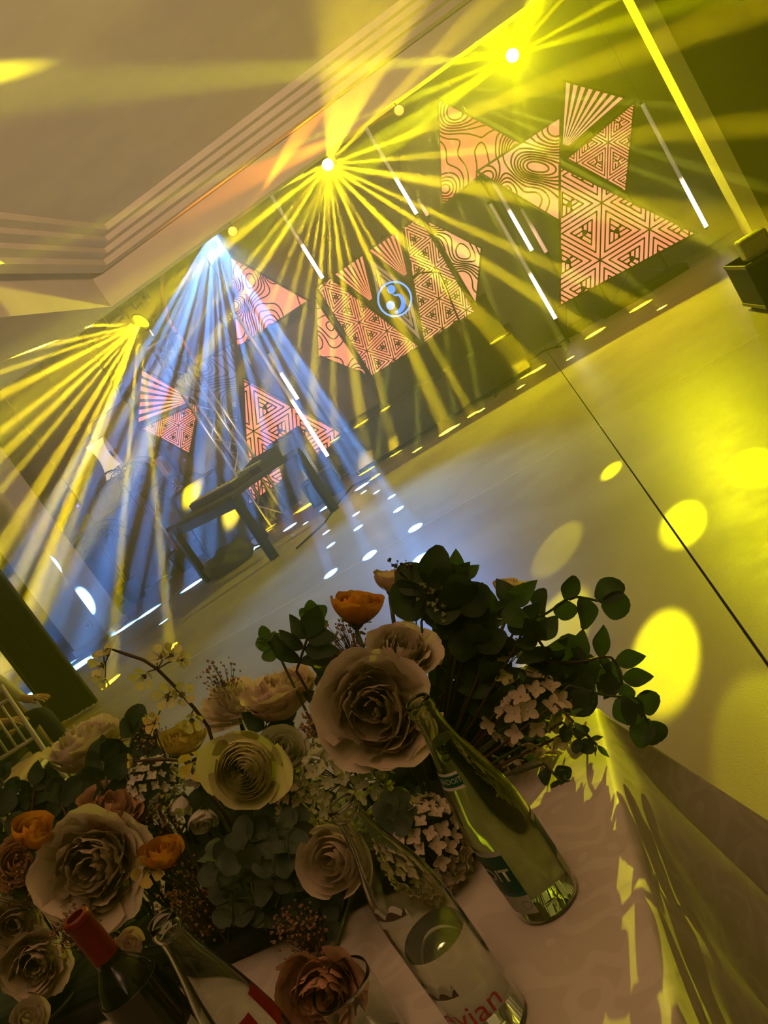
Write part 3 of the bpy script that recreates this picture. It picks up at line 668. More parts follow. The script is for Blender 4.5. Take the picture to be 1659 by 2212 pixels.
for a, b, c, d in ((235,665,.34,.5),(300,640,.3,.42)):
    q = atY(a, b, 13.17); fr = struct(MB().bbox((q.x-c/2,13.12,q.z-d/2),(q.x+c/2,13.2,q.z+d/2), .03).build('window_3' if a == 235 else 'window_4', WHITEPAINT)); MB().bbox((q.x-c/2+.04,13.1,q.z-d/2+.04),(q.x+c/2-.04,13.13,q.z+d/2-.04), .01).build('pane', GLASSD, fr)
# flight case with a lit floor lamp on the right
fc = atZ(1659,692,0); 
t = thing('flight_case', 'black flight case on the floor before the pale pillar', 'case', (1.62,6.75,0))
tp = atY(1606,570,6.75); hx = tp.z
MB().bbox((tp.x-1.62,0,.04),(tp.x-1.62+.9,.6,hx-.02), .01).build('body', BLACKM, t)
for z in (.04, hx-.05): MB().bbox((tp.x-1.62-.004,-.006,z),(tp.x-1.62+.904,.606,z+.03), .004).build('edge_profile', M_('case_edge', (.12,.11,.1), .4, metal=1), t)
for x in (.06, .84):
    for y in (.06, .54): MB().tube([(tp.x-1.62+x,y,0),(tp.x-1.62+x,y,.05)], .03, 10).build('foot', BLACK, t)
sp = atY(1640,556,6.85); t = thing('strobe_lamp', 'small yellow-lit strobe lamp on the black flight case', 'stage light', (sp.x, 6.85, hx-.02))
MB().bbox((-.09,-.05,0),(.12,.12,.17), .02).build('housing', M_('ribbed_housing', (.5,.46,.2), .5, bump=1., nscale=60), t)
MB().bbox((-.07,-.056,.03),(.10,-.048,.14), .004).build('lens', M_('prism_lens', (.6,.55,.2), .2, bump=1., nscale=90), t)
# navy drape and brown panel by the column
n0 = atZ(212,1520,0); 
b = MB(); nn = 22
for i in range(nn+1):
    s = i/nn; x = n0.x-.5+.5*s; y = n0.y+.05*math.sin(i*1.9)
    b.v += [(x,y,.02),(x,y+.02,3.5)]
b.f += [(2*i,2*i+2,2*i+3,2*i+1) for i in range(nn)]
me = b.mesh('drape', NAVY, smooth=True); o = link('drape', me); tag(o, 'dark navy drape hanging to the floor before the white corner column', 'curtain')
md = o.modifiers.new('th', 'SOLIDIFY'); md.thickness = .015
b0 = atZ(178,1535,0); b0.y -= .35; tpz = atY(97,1425,b0.y-.2)
t = thing('wooden_screen', 'brown wooden screen panel beside the navy drape', 'screen', (b0.x-.55, b0.y-.2, 0))
MB().bbox((-.5,0,.03),(.5,.04,tpz.z), .006).build('board', BROWN, t)
for x in (-.46, .46): MB().bbox((x-.03,-.15,0),(x+.03,.19,.05), .006).build('foot', BROWN, t)
# ------------------------------------------------------------------ table with damask cloth
ZT = .74; TX0, TX1, TY0, TY1 = -2.6, -.20, .12, 1.22
def damask():
    m = M_('damask_cloth', (.70,.62,.50), .55); nt = m.node_tree; N = nt.nodes; K = nt.links; b = N['Principled BSDF']
    tc = N.new('ShaderNodeTexCoord'); nz = N.new('ShaderNodeTexNoise'); nz.inputs['Scale'].default_value = 7; nz.inputs['Detail'].default_value = 1
    mp = N.new('ShaderNodeMix'); mp.data_type = 'RGBA'; mp.inputs[0].default_value = .10; K.new(tc.outputs['Object'], nz.inputs['Vector']); K.new(tc.outputs['Object'], mp.inputs[6]); K.new(nz.outputs['Color'], mp.inputs[7])
    vo = N.new('ShaderNodeTexVoronoi'); vo.feature = 'SMOOTH_F1'; vo.inputs['Scale'].default_value = 22; K.new(mp.outputs[2], vo.inputs['Vector'])
    wv = N.new('ShaderNodeMath'); wv.operation = 'SINE'; mu = N.new('ShaderNodeMath'); mu.operation = 'MULTIPLY'; mu.inputs[1].default_value = 17; K.new(vo.outputs['Distance'], mu.inputs[0]); K.new(mu.outputs[0], wv.inputs[0])
    cr = N.new('ShaderNodeValToRGB'); e = cr.color_ramp.elements; e[0].position = .35; e[0].color = (.645,.565,.45,1); e[1].position = .6; e[1].color = (.71,.63,.51,1)
    K.new(wv.outputs[0], cr.inputs[0]); K.new(cr.outputs[0], b.inputs['Base Color'])
    bp = N.new('ShaderNodeBump'); bp.inputs['Strength'].default_value = .15; bp.inputs['Distance'].default_value = .0015; K.new(wv.outputs[0], bp.inputs['Height']); K.new(bp.outputs[0], b.inputs['Normal'])
    return m
CLOTH = damask()
tb = thing('banquet_table', 'long banquet table hidden under the damask cloth', 'table', (-1.4,.67,0))
MB().bbox((-1.19,-.54,.70),(1.19,.54,.735), .008).build('tabletop', BROWN, tb)
for x in (-1.1, 1.1):
    for y in (-.46, .46): MB().tube([(x,y,0),(x,y,.70)], .022, 10).build('leg', BLACK, tb)
# cloth: flat top that rolls over the edges and falls in folds
def cloth():
    per = []                                   # perimeter: right side, far corner, far side
    rc = .03
    for i in range(70): per.append((Vector((TX1, TY0+(TY1-rc-TY0)*i/69)), Vector((1,0)), i/69*(TY1-TY0)))
    for i in range(1, 24):
        a = PI/2*i/24; per.append((Vector((TX1-rc+rc*math.cos(a), TY1-rc+rc*math.sin(a))), Vector((math.cos(a), math.sin(a))), (TY1-TY0)+i*.006))
    for i in range(110): per.append((Vector((TX1-rc-(TX1-rc-TX0)*i/109, TY1)), Vector((0,1)), (TY1-TY0)+.14+i/109*(TX1-TX0)))
    rows = [(-.02,0.,0.),(0.,.0,.0),(.006,-.002,.0),(.011,-.008,.02),(.014,-.02,.05)] + [(None, -.02-.70*(k/16), .05+.95*k/16) for k in range(1, 17)]
    n = len(per); b = MB()
    for r, (out, dz, t) in enumerate(rows):
        for i, (p, nv, s) in enumerate(per):
            if out is not None: o = out
            else:
                dc = min(1., abs(s-(TY1-TY0))/.42); cf = 1-dc       # near the corner folds are deeper and splay out
                fold = .5+.5*math.sin(s*27+1.1+1.2*math.sin(s*9)); f2 = .5+.5*math.sin(s*61+2)
                o = .014+(t-.05)*(.055+.05*fold+.02*f2+cf*cf*(.17+.10*math.sin(i*.55)))
            q = p+nv*o
            if r == 0: q = p-nv*.02
            b.v.append((q.x, q.y, ZT+dz+(.002*math.sin(s*50) if r < 2 else 0)*0))
    b.f += [(r*n+i, (r+1)*n+i, (r+1)*n+i+1, r*n+i+1) for r in range(len(rows)-1) for i in range(n-1)]
    # top sheet, gently uneven
    o = len(b.v); nx, ny = 90, 44
    for j in range(ny+1):
        for i in range(nx+1):
            x = TX0+(TX1-.019-TX0)*i/nx; y = TY0+(TY1-.019-TY0)*j/ny; e = min(1, (TX1-x)/.06, (TY1-y)/.06)
            b.v.append((x, y, ZT+max(0, e-.3)*.0022*math.sin(x*31+math.sin(y*17)*1.5)*math.sin(y*23+x*5)))
    b.f += [(o+j*(nx+1)+i, o+j*(nx+1)+i+1, o+(j+1)*(nx+1)+i+1, o+(j+1)*(nx+1)+i) for j in range(ny) for i in range(nx)]
    return b
tag(cloth().build('tablecloth', CLOTH, smooth=True), 'pale damask tablecloth falling in deep folds at the table corner', 'tablecloth')
# ------------------------------------------------------------------ bottles
GLASS = M_('clear_glass', (.90,.95,.86), .0, trans=1., ior=1.45)
GGLASS = M_('green_glass', (.72,.84,.50), .0, trans=1., ior=1.45)
WINEG = M_('dark_wine_glass', (.012,.014,.008), .06, spec=.6)
WATER = M_('water', (.97,1,.96), .0, trans=1., ior=1.33)
PAPERW = M_('cream_paper', (.72,.68,.55), .6); GREENP = M_('green_print', (.0,.075,.04), .45); REDP = M_('red_print', (.32,.008,.008), .5); PINKP = M_('pink_print', (.62,.06,.06), .5); DARKP = M_('mountain_print', (.10,.06,.03), .5); CAPS = M_('red_capsule', (.17,.006,.006), .4); TEALP = M_('teal_print', (.02,.13,.12), .45)
def shell(prof, th):
    ins = [(max(.001, r-th), z) for r, z in prof]; ins[0] = (ins[0][0], prof[0][1]+th*1.6)
    return ins
def bottle(name, label, cat, base, prof, gm, th=.003, water=None, n=48):
    t = thing(name, label, cat, base)
    ins = shell(prof, th); full = [(0,prof[0][1]+.006)]+[(prof[0][0]*.6, prof[0][1]+.004)]+prof+[(prof[-1][0]-th*.5, prof[-1][1]+.0015)]+ins[::-1]+[(0, ins[0][1])]
    MB().lathe(full, n).build('glass', gm, t, smooth=True)
    if water:
        wp_ = [(max(.0005, r-.0006), z) for r, z in ins if z <= water]; 
        k = len(wp_); r1, z1 = ins[k-1]; r2, z2 = ins[min(k, len(ins)-1)]; q = (water-z1)/max(1e-6, z2-z1); wp_.append((max(.0005, r1+(r2-r1)*q-.0006), water))
        wp_[0] = (wp_[0][0], wp_[0][1]+.0006); MB().lathe([(0, wp_[0][1])]+wp_+[(0, water)], n).build('water', WATER, t, smooth=True).data.set_sharp_from_angle(angle=.8)
    return t
def smooth_prof(pts, k=6):
    out = []
    for i in range(len(pts)-1):
        p0, p1, p2, p3 = pts[max(0, i-1)], pts[i], pts[i+1], pts[min(len(pts)-1, i+2)]
        for j in range(k):
            t = j/k; out.append(tuple(.5*((2*p1[c])+(-p0[c]+p2[c])*t+(2*p0[c]-5*p1[c]+4*p2[c]-p3[c])*t*t+(-p0[c]+3*p1[c]-3*p2[c]+p3[c])*t**3) for c in (0, 1)))
    out.append(pts[-1]); return out
def rad_at(prof, z):
    for i in range(len(prof)-1):
        if prof[i][1] <= z <= prof[i+1][1] and prof[i+1][1] > prof[i][1]:
            q = (z-prof[i][1])/(prof[i+1][1]-prof[i][1]); return prof[i][0]+(prof[i+1][0]-prof[i][0])*q
    return prof[-1][0]
def wrap(parent, name, prof, a0, a1, z0, z1, m, lift=.0004, edge=None, na=24, nz_=10):
    """label wrapped on the glass between two angles; edge(q) may shape its top"""
    b = MB()
    for j in range(nz_+1):
        for i in range(na+1):
            a = a0+(a1-a0)*i/na; zt = z1 if edge is None else z0+(z1-z0)*edge(i/na); z = z0+(zt-z0)*j/nz_; r = rad_at(prof, z)+lift
            b.v.append((r*math.cos(a), r*math.sin(a), z))
    b.f += [(j*(na+1)+i, j*(na+1)+i+1, (j+1)*(na+1)+i+1, (j+1)*(na+1)+i) for j in range(nz_) for i in range(na)]
    return b.build(name, m, parent, smooth=True)
def lettering(parent, text, prof, ac, zc, size, m, lift=.0011, mirror=False, bold=.0):
    cu = bpy.data.curves.new('lettering', 'FONT'); cu.body = text; cu.size = size; cu.align_x = 'CENTER'; cu.align_y = 'CENTER'; cu.offset = bold; cu.resolution_u = 3
    o = bpy.data.objects.new('lettering', cu); C.objects.link(o); bpy.context.view_layer.update()
    me = bpy.data.meshes.new_from_object(o); bpy.data.objects.remove(o)
    for v_ in me.vertices:
        r = rad_at(prof, zc+v_.co.y)+lift; a = ac+(v_.co.x if not mirror else -v_.co.x)/r; v_.co = Vector((r*math.cos(a), r*math.sin(a), zc+v_.co.y))
    me.materials.clear(); me.materials.append(m); return link('lettering', me, parent)
def facing(base): return math.atan2(-base[1], -base[0])      # angle on the bottle that looks at the camera
# mineral water in green-tinted glass
BB = (-.307,.841,ZT)
pb = smooth_prof([(.036,0),(.0405,.006),(.041,.02),(.041,.10),(.0408,.135),(.037,.165),(.029,.20),(.0205,.235),(.0158,.262),(.0145,.283)]) + [(.0165,.2845),(.0168,.291),(.0155,.295),(.0150,.300)]
t = bottle('water_bottle', 'tall green-tinted water bottle with green and white labels, almost full', 'bottle', BB, pb, GGLASS, .003, .246)
fa = facing(BB)
def lab(q): return fa+q
wrap(t, 'label', pb, lab(-2.75), lab(-.42), .022, .115, PAPERW); wrap(t, 'label_band', pb, lab(-2.75), lab(-.42), .055, .108, GREENP, .0008); wrap(t, 'label_band', pb, lab(-2.75), lab(-.42), .049, .055, TEALP, .0008)
lettering(t, 'BADOIT', pb, lab(-1.50), .080, .0235, PAPERW, .0014, bold=.0006)
wrap(t, 'label', pb, lab(1.0), lab(2.3), .022, .115, PAPERW); wrap(t, 'label_band', pb, lab(1.0), lab(2.3), .055, .108, GREENP, .0008)
wrap(t, 'neck_label', pb, lab(-1.5), lab(-.25), .196, .216, PAPERW); wrap(t, 'label_band', pb, lab(-1.5), lab(-.25), .2, .213, GREENP, .0008); lettering(t, 'BADOIT', pb, lab(-.75), .2065, .0085, PAPERW, .0012)
b = MB(); 
for k in range(20):
    for r, dz in ((.0062,0),(.0056,0)):
        a = 2*PI*k/20; aa = lab(-.62)+r*math.cos(a)/.041; b.v.append((.0415*math.cos(aa), .0415*math.sin(aa), .035+r*math.sin(a)))
b.f += [(2*k, 2*((k+1)%20), 2*((k+1)%20)+1, 2*k+1) for k in range(20)]; b.build('label_emblem', GREENP, t)
# clear water bottle with mountain print, half full
BE = (-.380,.697,ZT)
pe = smooth_prof([(.034,0),(.0385,.006),(.039,.02),(.039,.13),(.0385,.165),(.035,.195),(.0285,.222),(.0205,.250),(.0155,.275),(.0140,.288)]) + [(.0165,.2885),(.0168,.292),(.0158,.2935),(.0152,.297),(.0158,.299),(.0150,.302)]
t = bottle('water_bottle', 'clear glass water bottle with red lettering and mountain print, half empty', 'bottle', BE, pe, GLASS, .003, .128)
fe = facing(BE); lettering(t, 'evian', pe, fe-.40, .055, .036, PINKP, .0008)
peaks = lambda q: .45+.55*abs(math.sin(q*PI*2.2+.4))
wrap(t, 'mountain_print', pe, fe-1.2, fe-.35, .083, .100, PAPERW, .0005, peaks); wrap(t, 'mountain_print', pe, fe-1.2, fe-.35, .083, .094, DARKP, .0009, lambda q: .1+.7*abs(math.sin(q*PI*2.2+.9)))
wrap(t, 'neck_label', pe, fe-1.3, fe-.2, .176, .200, PAPERW, .0005, lambda q: .55+.45*abs(math.sin(q*PI*2+.3))); wrap(t, 'mountain_print', pe, fe-1.3, fe-.25, .186, .196, DARKP, .0009, lambda q: .1+.8*abs(math.sin(q*PI*2+.9)))
# wine bottle
ptop = atZ(165,1985,1.045); BW = (ptop.x, ptop.y, ZT)
pw = smooth_prof([(.032,0),(.0365,.005),(.0370,.02),(.0370,.19),(.036,.205),(.028,.222),(.0175,.238),(.0148,.25),(.0145,.30)])+[(.0152,.301),(.0152,.305)]
t = thing('wine_bottle', 'dark wine bottle with a red capsule', 'bottle', BW)
MB().lathe([(0,.004)]+pw, 40, capt=False).build('glass', WINEG, t, smooth=True)
MB().lathe([(.0158,.237+.012),(.0156,.25),(.0153,.30),(.0160,.3005),(.0160,.307),(.0145,.3085),(.0105,.3085),(.0105,.296),(0,.296)], 32).build('capsule', CAPS, t, angle=50)
fw = facing(BW); wrap(t, 'label', pw, fw-1.1, fw+.9, .05, .135, PAPERW)
# second clear bottle with red label
ptop = atZ(346,1988,1.03); BC = (ptop.x, ptop.y, ZT)
pc = smooth_prof([(.034,0),(.038,.006),(.0385,.02),(.0385,.12),(.036,.15),(.029,.19),(.021,.225),(.0158,.255),(.0145,.272)])+[(.0165,.273),(.0168,.279),(.0155,.282),(.0155,.29)]
t = bottle('water_bottle', 'clear empty glass bottle with a red label beside the wine bottle', 'bottle', BC, pc, GLASS, .003)
fb = facing(BC); wrap(t, 'label', pc, fb-.75, fb+.35, .125, .165, REDP); wrap(t, 'label', pc, fb+.75, fb+1.3, .125, .175, REDP)
# stemless tumbler
gt = atZ(735,2125,.835); BT = (gt.x, gt.y, ZT+.0005)
pg = smooth_prof([(.026,0),(.03,.003),(.033,.04),(.036,.095)]); bottle('tumbler', 'thin clear tumbler glass beside the peach peony', 'glass', BT, pg, GLASS, .0014)
# ------------------------------------------------------------------ flower arrangement
def petal_mat(name, c1, c2, tr=.35):
    m = M_(name, c1, .55, spec=.25); nt = m.node_tree; N = nt.nodes; K = nt.links; b = N['Principled BSDF']
    tc = N.new('ShaderNodeTexCoord'); nz = N.new('ShaderNodeTexNoise'); nz.inputs['Scale'].default_value = 1.3; nz.inputs['Detail'].default_value = 3; K.new(tc.outputs['Object'], nz.inputs['Vector'])
    mx = N.new('ShaderNodeMix'); mx.data_type = 'RGBA'; mx.inputs[6].default_value = (*c1, 1); mx.inputs[7].default_value = (*c2, 1); K.new(nz.outputs[0], mx.inputs[0]); K.new(mx.outputs[2], b.inputs['Base Color'])
    wv = N.new('ShaderNodeTexNoise'); wv.inputs['Scale'].default_value = 14; mpg = N.new('ShaderNodeMapping'); mpg.inputs['Scale'].default_value = (1,1,.12); K.new(tc.outputs['Object'], mpg.inputs[0]); K.new(mpg.outputs[0], wv.inputs['Vector'])
    bp = N.new('ShaderNodeBump'); bp.inputs['Strength'].default_value = .08; bp.inputs['Distance'].default_value = .02; K.new(wv.outputs[0], bp.inputs['Height']); K.new(bp.outputs[0], b.inputs['Normal'])
    t = N.new('ShaderNodeBsdfTranslucent'); K.new(mx.outputs[2], t.inputs[0]); ms = N.new('ShaderNodeMixShader'); ms.inputs[0].default_value = tr
    K.new(b.outputs[0], ms.inputs[1]); K.new(t.outputs[0], ms.inputs[2]); K.new(ms.outputs[0], N['Material Output'].inputs[0]); return m
CREAM = petal_mat('cream_petal', (.86,.74,.54), (.78,.62,.40)); WHITE = petal_mat('white_petal', (.86,.80,.66), (.80,.72,.54)); YELP = petal_mat('yellow_petal', (.86,.70,.20), (.82,.60,.12))
PEACHP = petal_mat('peach_petal', (.86,.50,.32), (.78,.42,.24)); ORANGE = petal_mat('orange_petal', (.80,.28,.04), (.72,.36,.06)); BLUSH = petal_mat('blush_petal', (.85,.58,.44), (.82,.64,.46)); LEMON = petal_mat('lemon_petal', (.84,.78,.36), (.8,.72,.3)); GREENISH = petal_mat('greenish_petal', (.70,.70,.44), (.62,.62,.36))
def leaf_mat(name, c1, c2):
    return petal_mat(name, c1, c2, .25)
LEAF = leaf_mat('dark_leaf', (.045,.075,.028), (.03,.055,.02)); EUC = leaf_mat('eucalyptus_leaf', (.10,.13,.085), (.075,.105,.06)); FRESH = leaf_mat('fresh_leaf', (.09,.19,.03), (.06,.13,.02)); STEM = M_('green_stem', (.06,.08,.025), .5); TWIG = M_('brown_twig', (.07,.035,.02), .6); BUDB = M_('dried_bud', (.34,.17,.09), .7); BERRY = M_('berry', (.18,.20,.06), .4); DBERRY = M_('dark_berry', (.05,.02,.02), .4)
def wrap_petal(R, H, span, seed, bulge=1., close=0., flare=0., roll=0., ruf=0., nu=9, nv=8, notch=.2, lean=0.):
    r_ = random.Random(seed); ph = r_.uniform(0, 6); b = MB()
    for j in range(nv+1):
        v_ = j/nv
        for i in range(nu+1):
            u_ = 2*i/nu-1; ve = v_*(1-notch*u_*u_)
            a = u_*span*(.32+.68*math.sin(min(1, v_*1.25)*PI/2))
            r = R*(.12+.88*math.sin(min(1., ve*1.15)*PI/2)**.75)*(1-close*max(0, ve-.45)**1.5*1.6) + flare*R*max(0, ve-.45)**2*3.2
            z = H*ve - roll*H*max(0, ve-.72)**2*5
            w = ruf*ve**3; q = math.sin(u_*4.5+ph)+.5*math.sin(u_*10+ph*2)+.25*math.sin(u_*21+ph*3)
            r += w*R*q*.5; z += w*H*(math.sin(u_*6+ph*1.7)+.5*math.sin(u_*15+ph)+.3*math.sin(u_*29+ph))*.45
            z += lean*R*u_*.2
            b.v.append((r*math.cos(a), r*math.sin(a), z))
    b.f += [(j*(nu+1)+i, j*(nu+1)+i+1, (j+1)*(nu+1)+i+1, (j+1)*(nu+1)+i) for j in range(nv) for i in range(nu)]
    return b.mesh('petal', CREAM, smooth=True)
# petal sets of unit radius: list of (mesh, turn about the axis)
GA = 2.39996
def set_rose(n=16, open_=.35, seed=1):
    out = []
    for i in range(n):
        f = i/(n-1); out.append((wrap_petal(.14+.80*f**.85, (1.22-.22*f*open_)*(.93+.07*math.sin(i*1.9)), 1.2-.2*f, seed*100+i, close=.42*(1-f)+.06, flare=.26*open_*f*f, roll=.05+.16*f, ruf=.035, nu=12, nv=9, notch=.16), i*GA))
    return out
def tilt_(a, t, d): return Matrix.Rotation(d, 4, 'Z') @ Matrix.Rotation(t, 4, 'Y') @ Matrix.Rotation(a-d, 4, 'Z')
def set_peony(n=42, seed=2, guard=9):
    out = []; r_ = random.Random(seed)
    for i in range(n):
        f = i/(n-1); out.append((wrap_petal(.10+.70*f**.65, (1.05-.24*f)*r_.uniform(.82,1.12), r_.uniform(.6,.95), seed*200+i, close=.36-.26*f, flare=.10*f+.1*r_.random(), roll=.08+.12*r_.random(), ruf=.10, nu=12, nv=8, notch=r_.uniform(-.05,.14)), i*GA+r_.uniform(-.5,.5), r_.uniform(-.12,.32)*(.5+f), r_.uniform(0, 6.28)))
    for i in range(guard): out.append((wrap_petal(.86, r_.uniform(.72,.92), .72, seed*300+i, flare=.12+.24*r_.random(), roll=.2, ruf=.08, nu=12, notch=.1), i*2*PI/guard+r_.uniform(-.3,.3), r_.uniform(-.1,.3), r_.uniform(0, 6.28)))
    return out
def set_ranunculus(n=34, seed=3):
    out = [(wrap_petal(.08+.78*(i/(n-1)), .80-.08*(i/(n-1)), 1.2-.35*(i/(n-1)), seed*400+i, close=.40-.2*(i/(n-1)), ruf=.02, nu=12, nv=7, notch=.06), i*GA) for i in range(n)]
    for i in range(6): out.append((wrap_petal(.93, .66, .8, seed*500+i, flare=.08+.3*(i % 3 == 0), roll=.16, ruf=.04, nu=12), i*2*PI/6))
    return out
def set_mum(n=60, seed=4):
    return [(wrap_petal(.12+.85*(i/(n-1)), .95-.55*(i/(n-1)), .34, seed*600+i, close=.2*(1-i/(n-1)), flare=.15+.2*(i/(n-1)), ruf=.06, nu=4, nv=6, notch=.35), i*GA) for i in range(n)]
def set_blossom(seed=5):
    return [(wrap_petal(.8, .62, .52, seed*700+i, flare=.35, roll=.2, ruf=.06, notch=.25), i*2*PI/5) for i in range(5)]
def set_cup(seed=6):
    return [(wrap_petal(.55+.1*(i % 2), 1.0, .62, seed*800+i, close=.25, flare=.15, ruf=.05), i*2*PI/6) for i in range(6)]
SETS = dict(rose=[set_rose(16, .30, 1), set_rose(17, .55, 8)], bud=[set_rose(11, .18, 11)], peony=[set_peony(42, 2), set_peony(46, 9, 10)], half=[set_peony(34, 14, 8)], ranunculus=[set_ranunculus()], mum=[set_mum()], blossom=[set_blossom()], cup=[set_cup()])
BASE_HT = dict(rose=.85, bud=.85, peony=.55, half=.6, ranunculus=.5, mum=.45, blossom=.3, cup=.5)
CAL = MB().lathe([(.03,-.22),(.10,-.16),(.2,-.05),(.26,.06),(.2,.02),(.0,.0)], 12).mesh('calyx', STEM, smooth=True)
SEP = wrap_petal(.42, .34, .28, 9, flare=.8, roll=.5, nu=4, nv=5, notch=.6); SEP.name = 'sepal'
STAM = MB(); 
for k in range(14):
    a = k*GA; STAM.tube([(0,0,.02),(.2*math.cos(a),.2*math.sin(a),.42+.05*(k % 3))], .016, 4); STAM.lathe([(0,-.03),(.03,0),(0,.03)], 5, c=(.2*math.cos(a),.2*math.sin(a),.44+.05*(k % 3)))
STAM = STAM.mesh('stamens', M_('stamen', (.55,.42,.08), .6))
def idir(ix, iy, toward): return (RGT*ix+DWN*iy-FWD*toward).normalized()
FOAM_Y, FOAM_Z = 1.0, ZT+.06
def foam_pt(p): return Vector((max(-1.75, min(-.45, p.x)), min(1.08, max(1.0, p.y*.35+.68)), FOAM_Z))
def place(px, py, y): return atY(px, py, y)
def bloom(name, label, px, py, rpx, y, kind, pm, face, var=0, group=None, stem=True, squash=1., twist=0., cat='flower', stemm=STEM):
    c = place(px, py, y); dep = FWD.dot(c-CAM); R = rpx/FPX*dep; d = idir(*face)
    st = SETS[kind][var % len(SETS[kind])]; hgt = BASE_HT[kind]*R*squash
    q = d.to_track_quat('Z', 'Y').to_matrix().to_4x4() @ Matrix.Rotation(twist, 4, 'Z')
    o0 = c-d*hgt                                      # base of the bloom
    t = thing(name, label, cat, o0, group); t.rotation_euler = q.to_euler(); sc3 = Matrix.Diagonal((R, R, R*squash, 1))
    for pt in st: link('petal', pt[0], t, (tilt_(pt[1], pt[2], pt[3]) if len(pt) > 2 else Matrix.Rotation(pt[1], 4, 'Z')) @ sc3, pm)
    link('calyx', CAL, t, Matrix.Scale(R, 4))
    if kind in ('rose', 'bud'):
        for k in range(5): link('sepal', SEP, t, Matrix.Rotation(k*2*PI/5+.3, 4, 'Z') @ Matrix.Translation((0,0,-.04*R)) @ Matrix.Scale(R*.9, 4), LEAF)
    if kind == 'blossom': link('stamens', STAM, t, Matrix.Scale(R*.9, 4))
    if stem:
        inv = (Matrix.Translation(o0) @ q).inverted(); b_ = foam_pt(c); e0 = o0-d*(R*.2); mid = e0.lerp(b_, .45)-d*min(.05, R)
        pts = [inv @ (e0*((1-s)**2)+mid*(2*s*(1-s))+b_*(s*s)) for s in [k/8 for k in range(9)]]
        MB().tube(pts, [.0035 if R > .02 else .0018]*9, 6).build('stem', stemm, t, smooth=True)
    return t
tray = thing('flower_tray', 'long dark tray of wet foam hidden under the flower arrangement', 'tray', (-1.08,1.0,ZT+.003))
MB().bbox((-.75,-.03,0),(.70,.12,.03), .01).build('tray', BLACKM, tray); MB().bbox((-.72,-.01,.02),(.67,.10,.07), .015).build('foam', M_('wet_foam', (.03,.05,.025), .9), tray)
UP = (-.54,-.84)
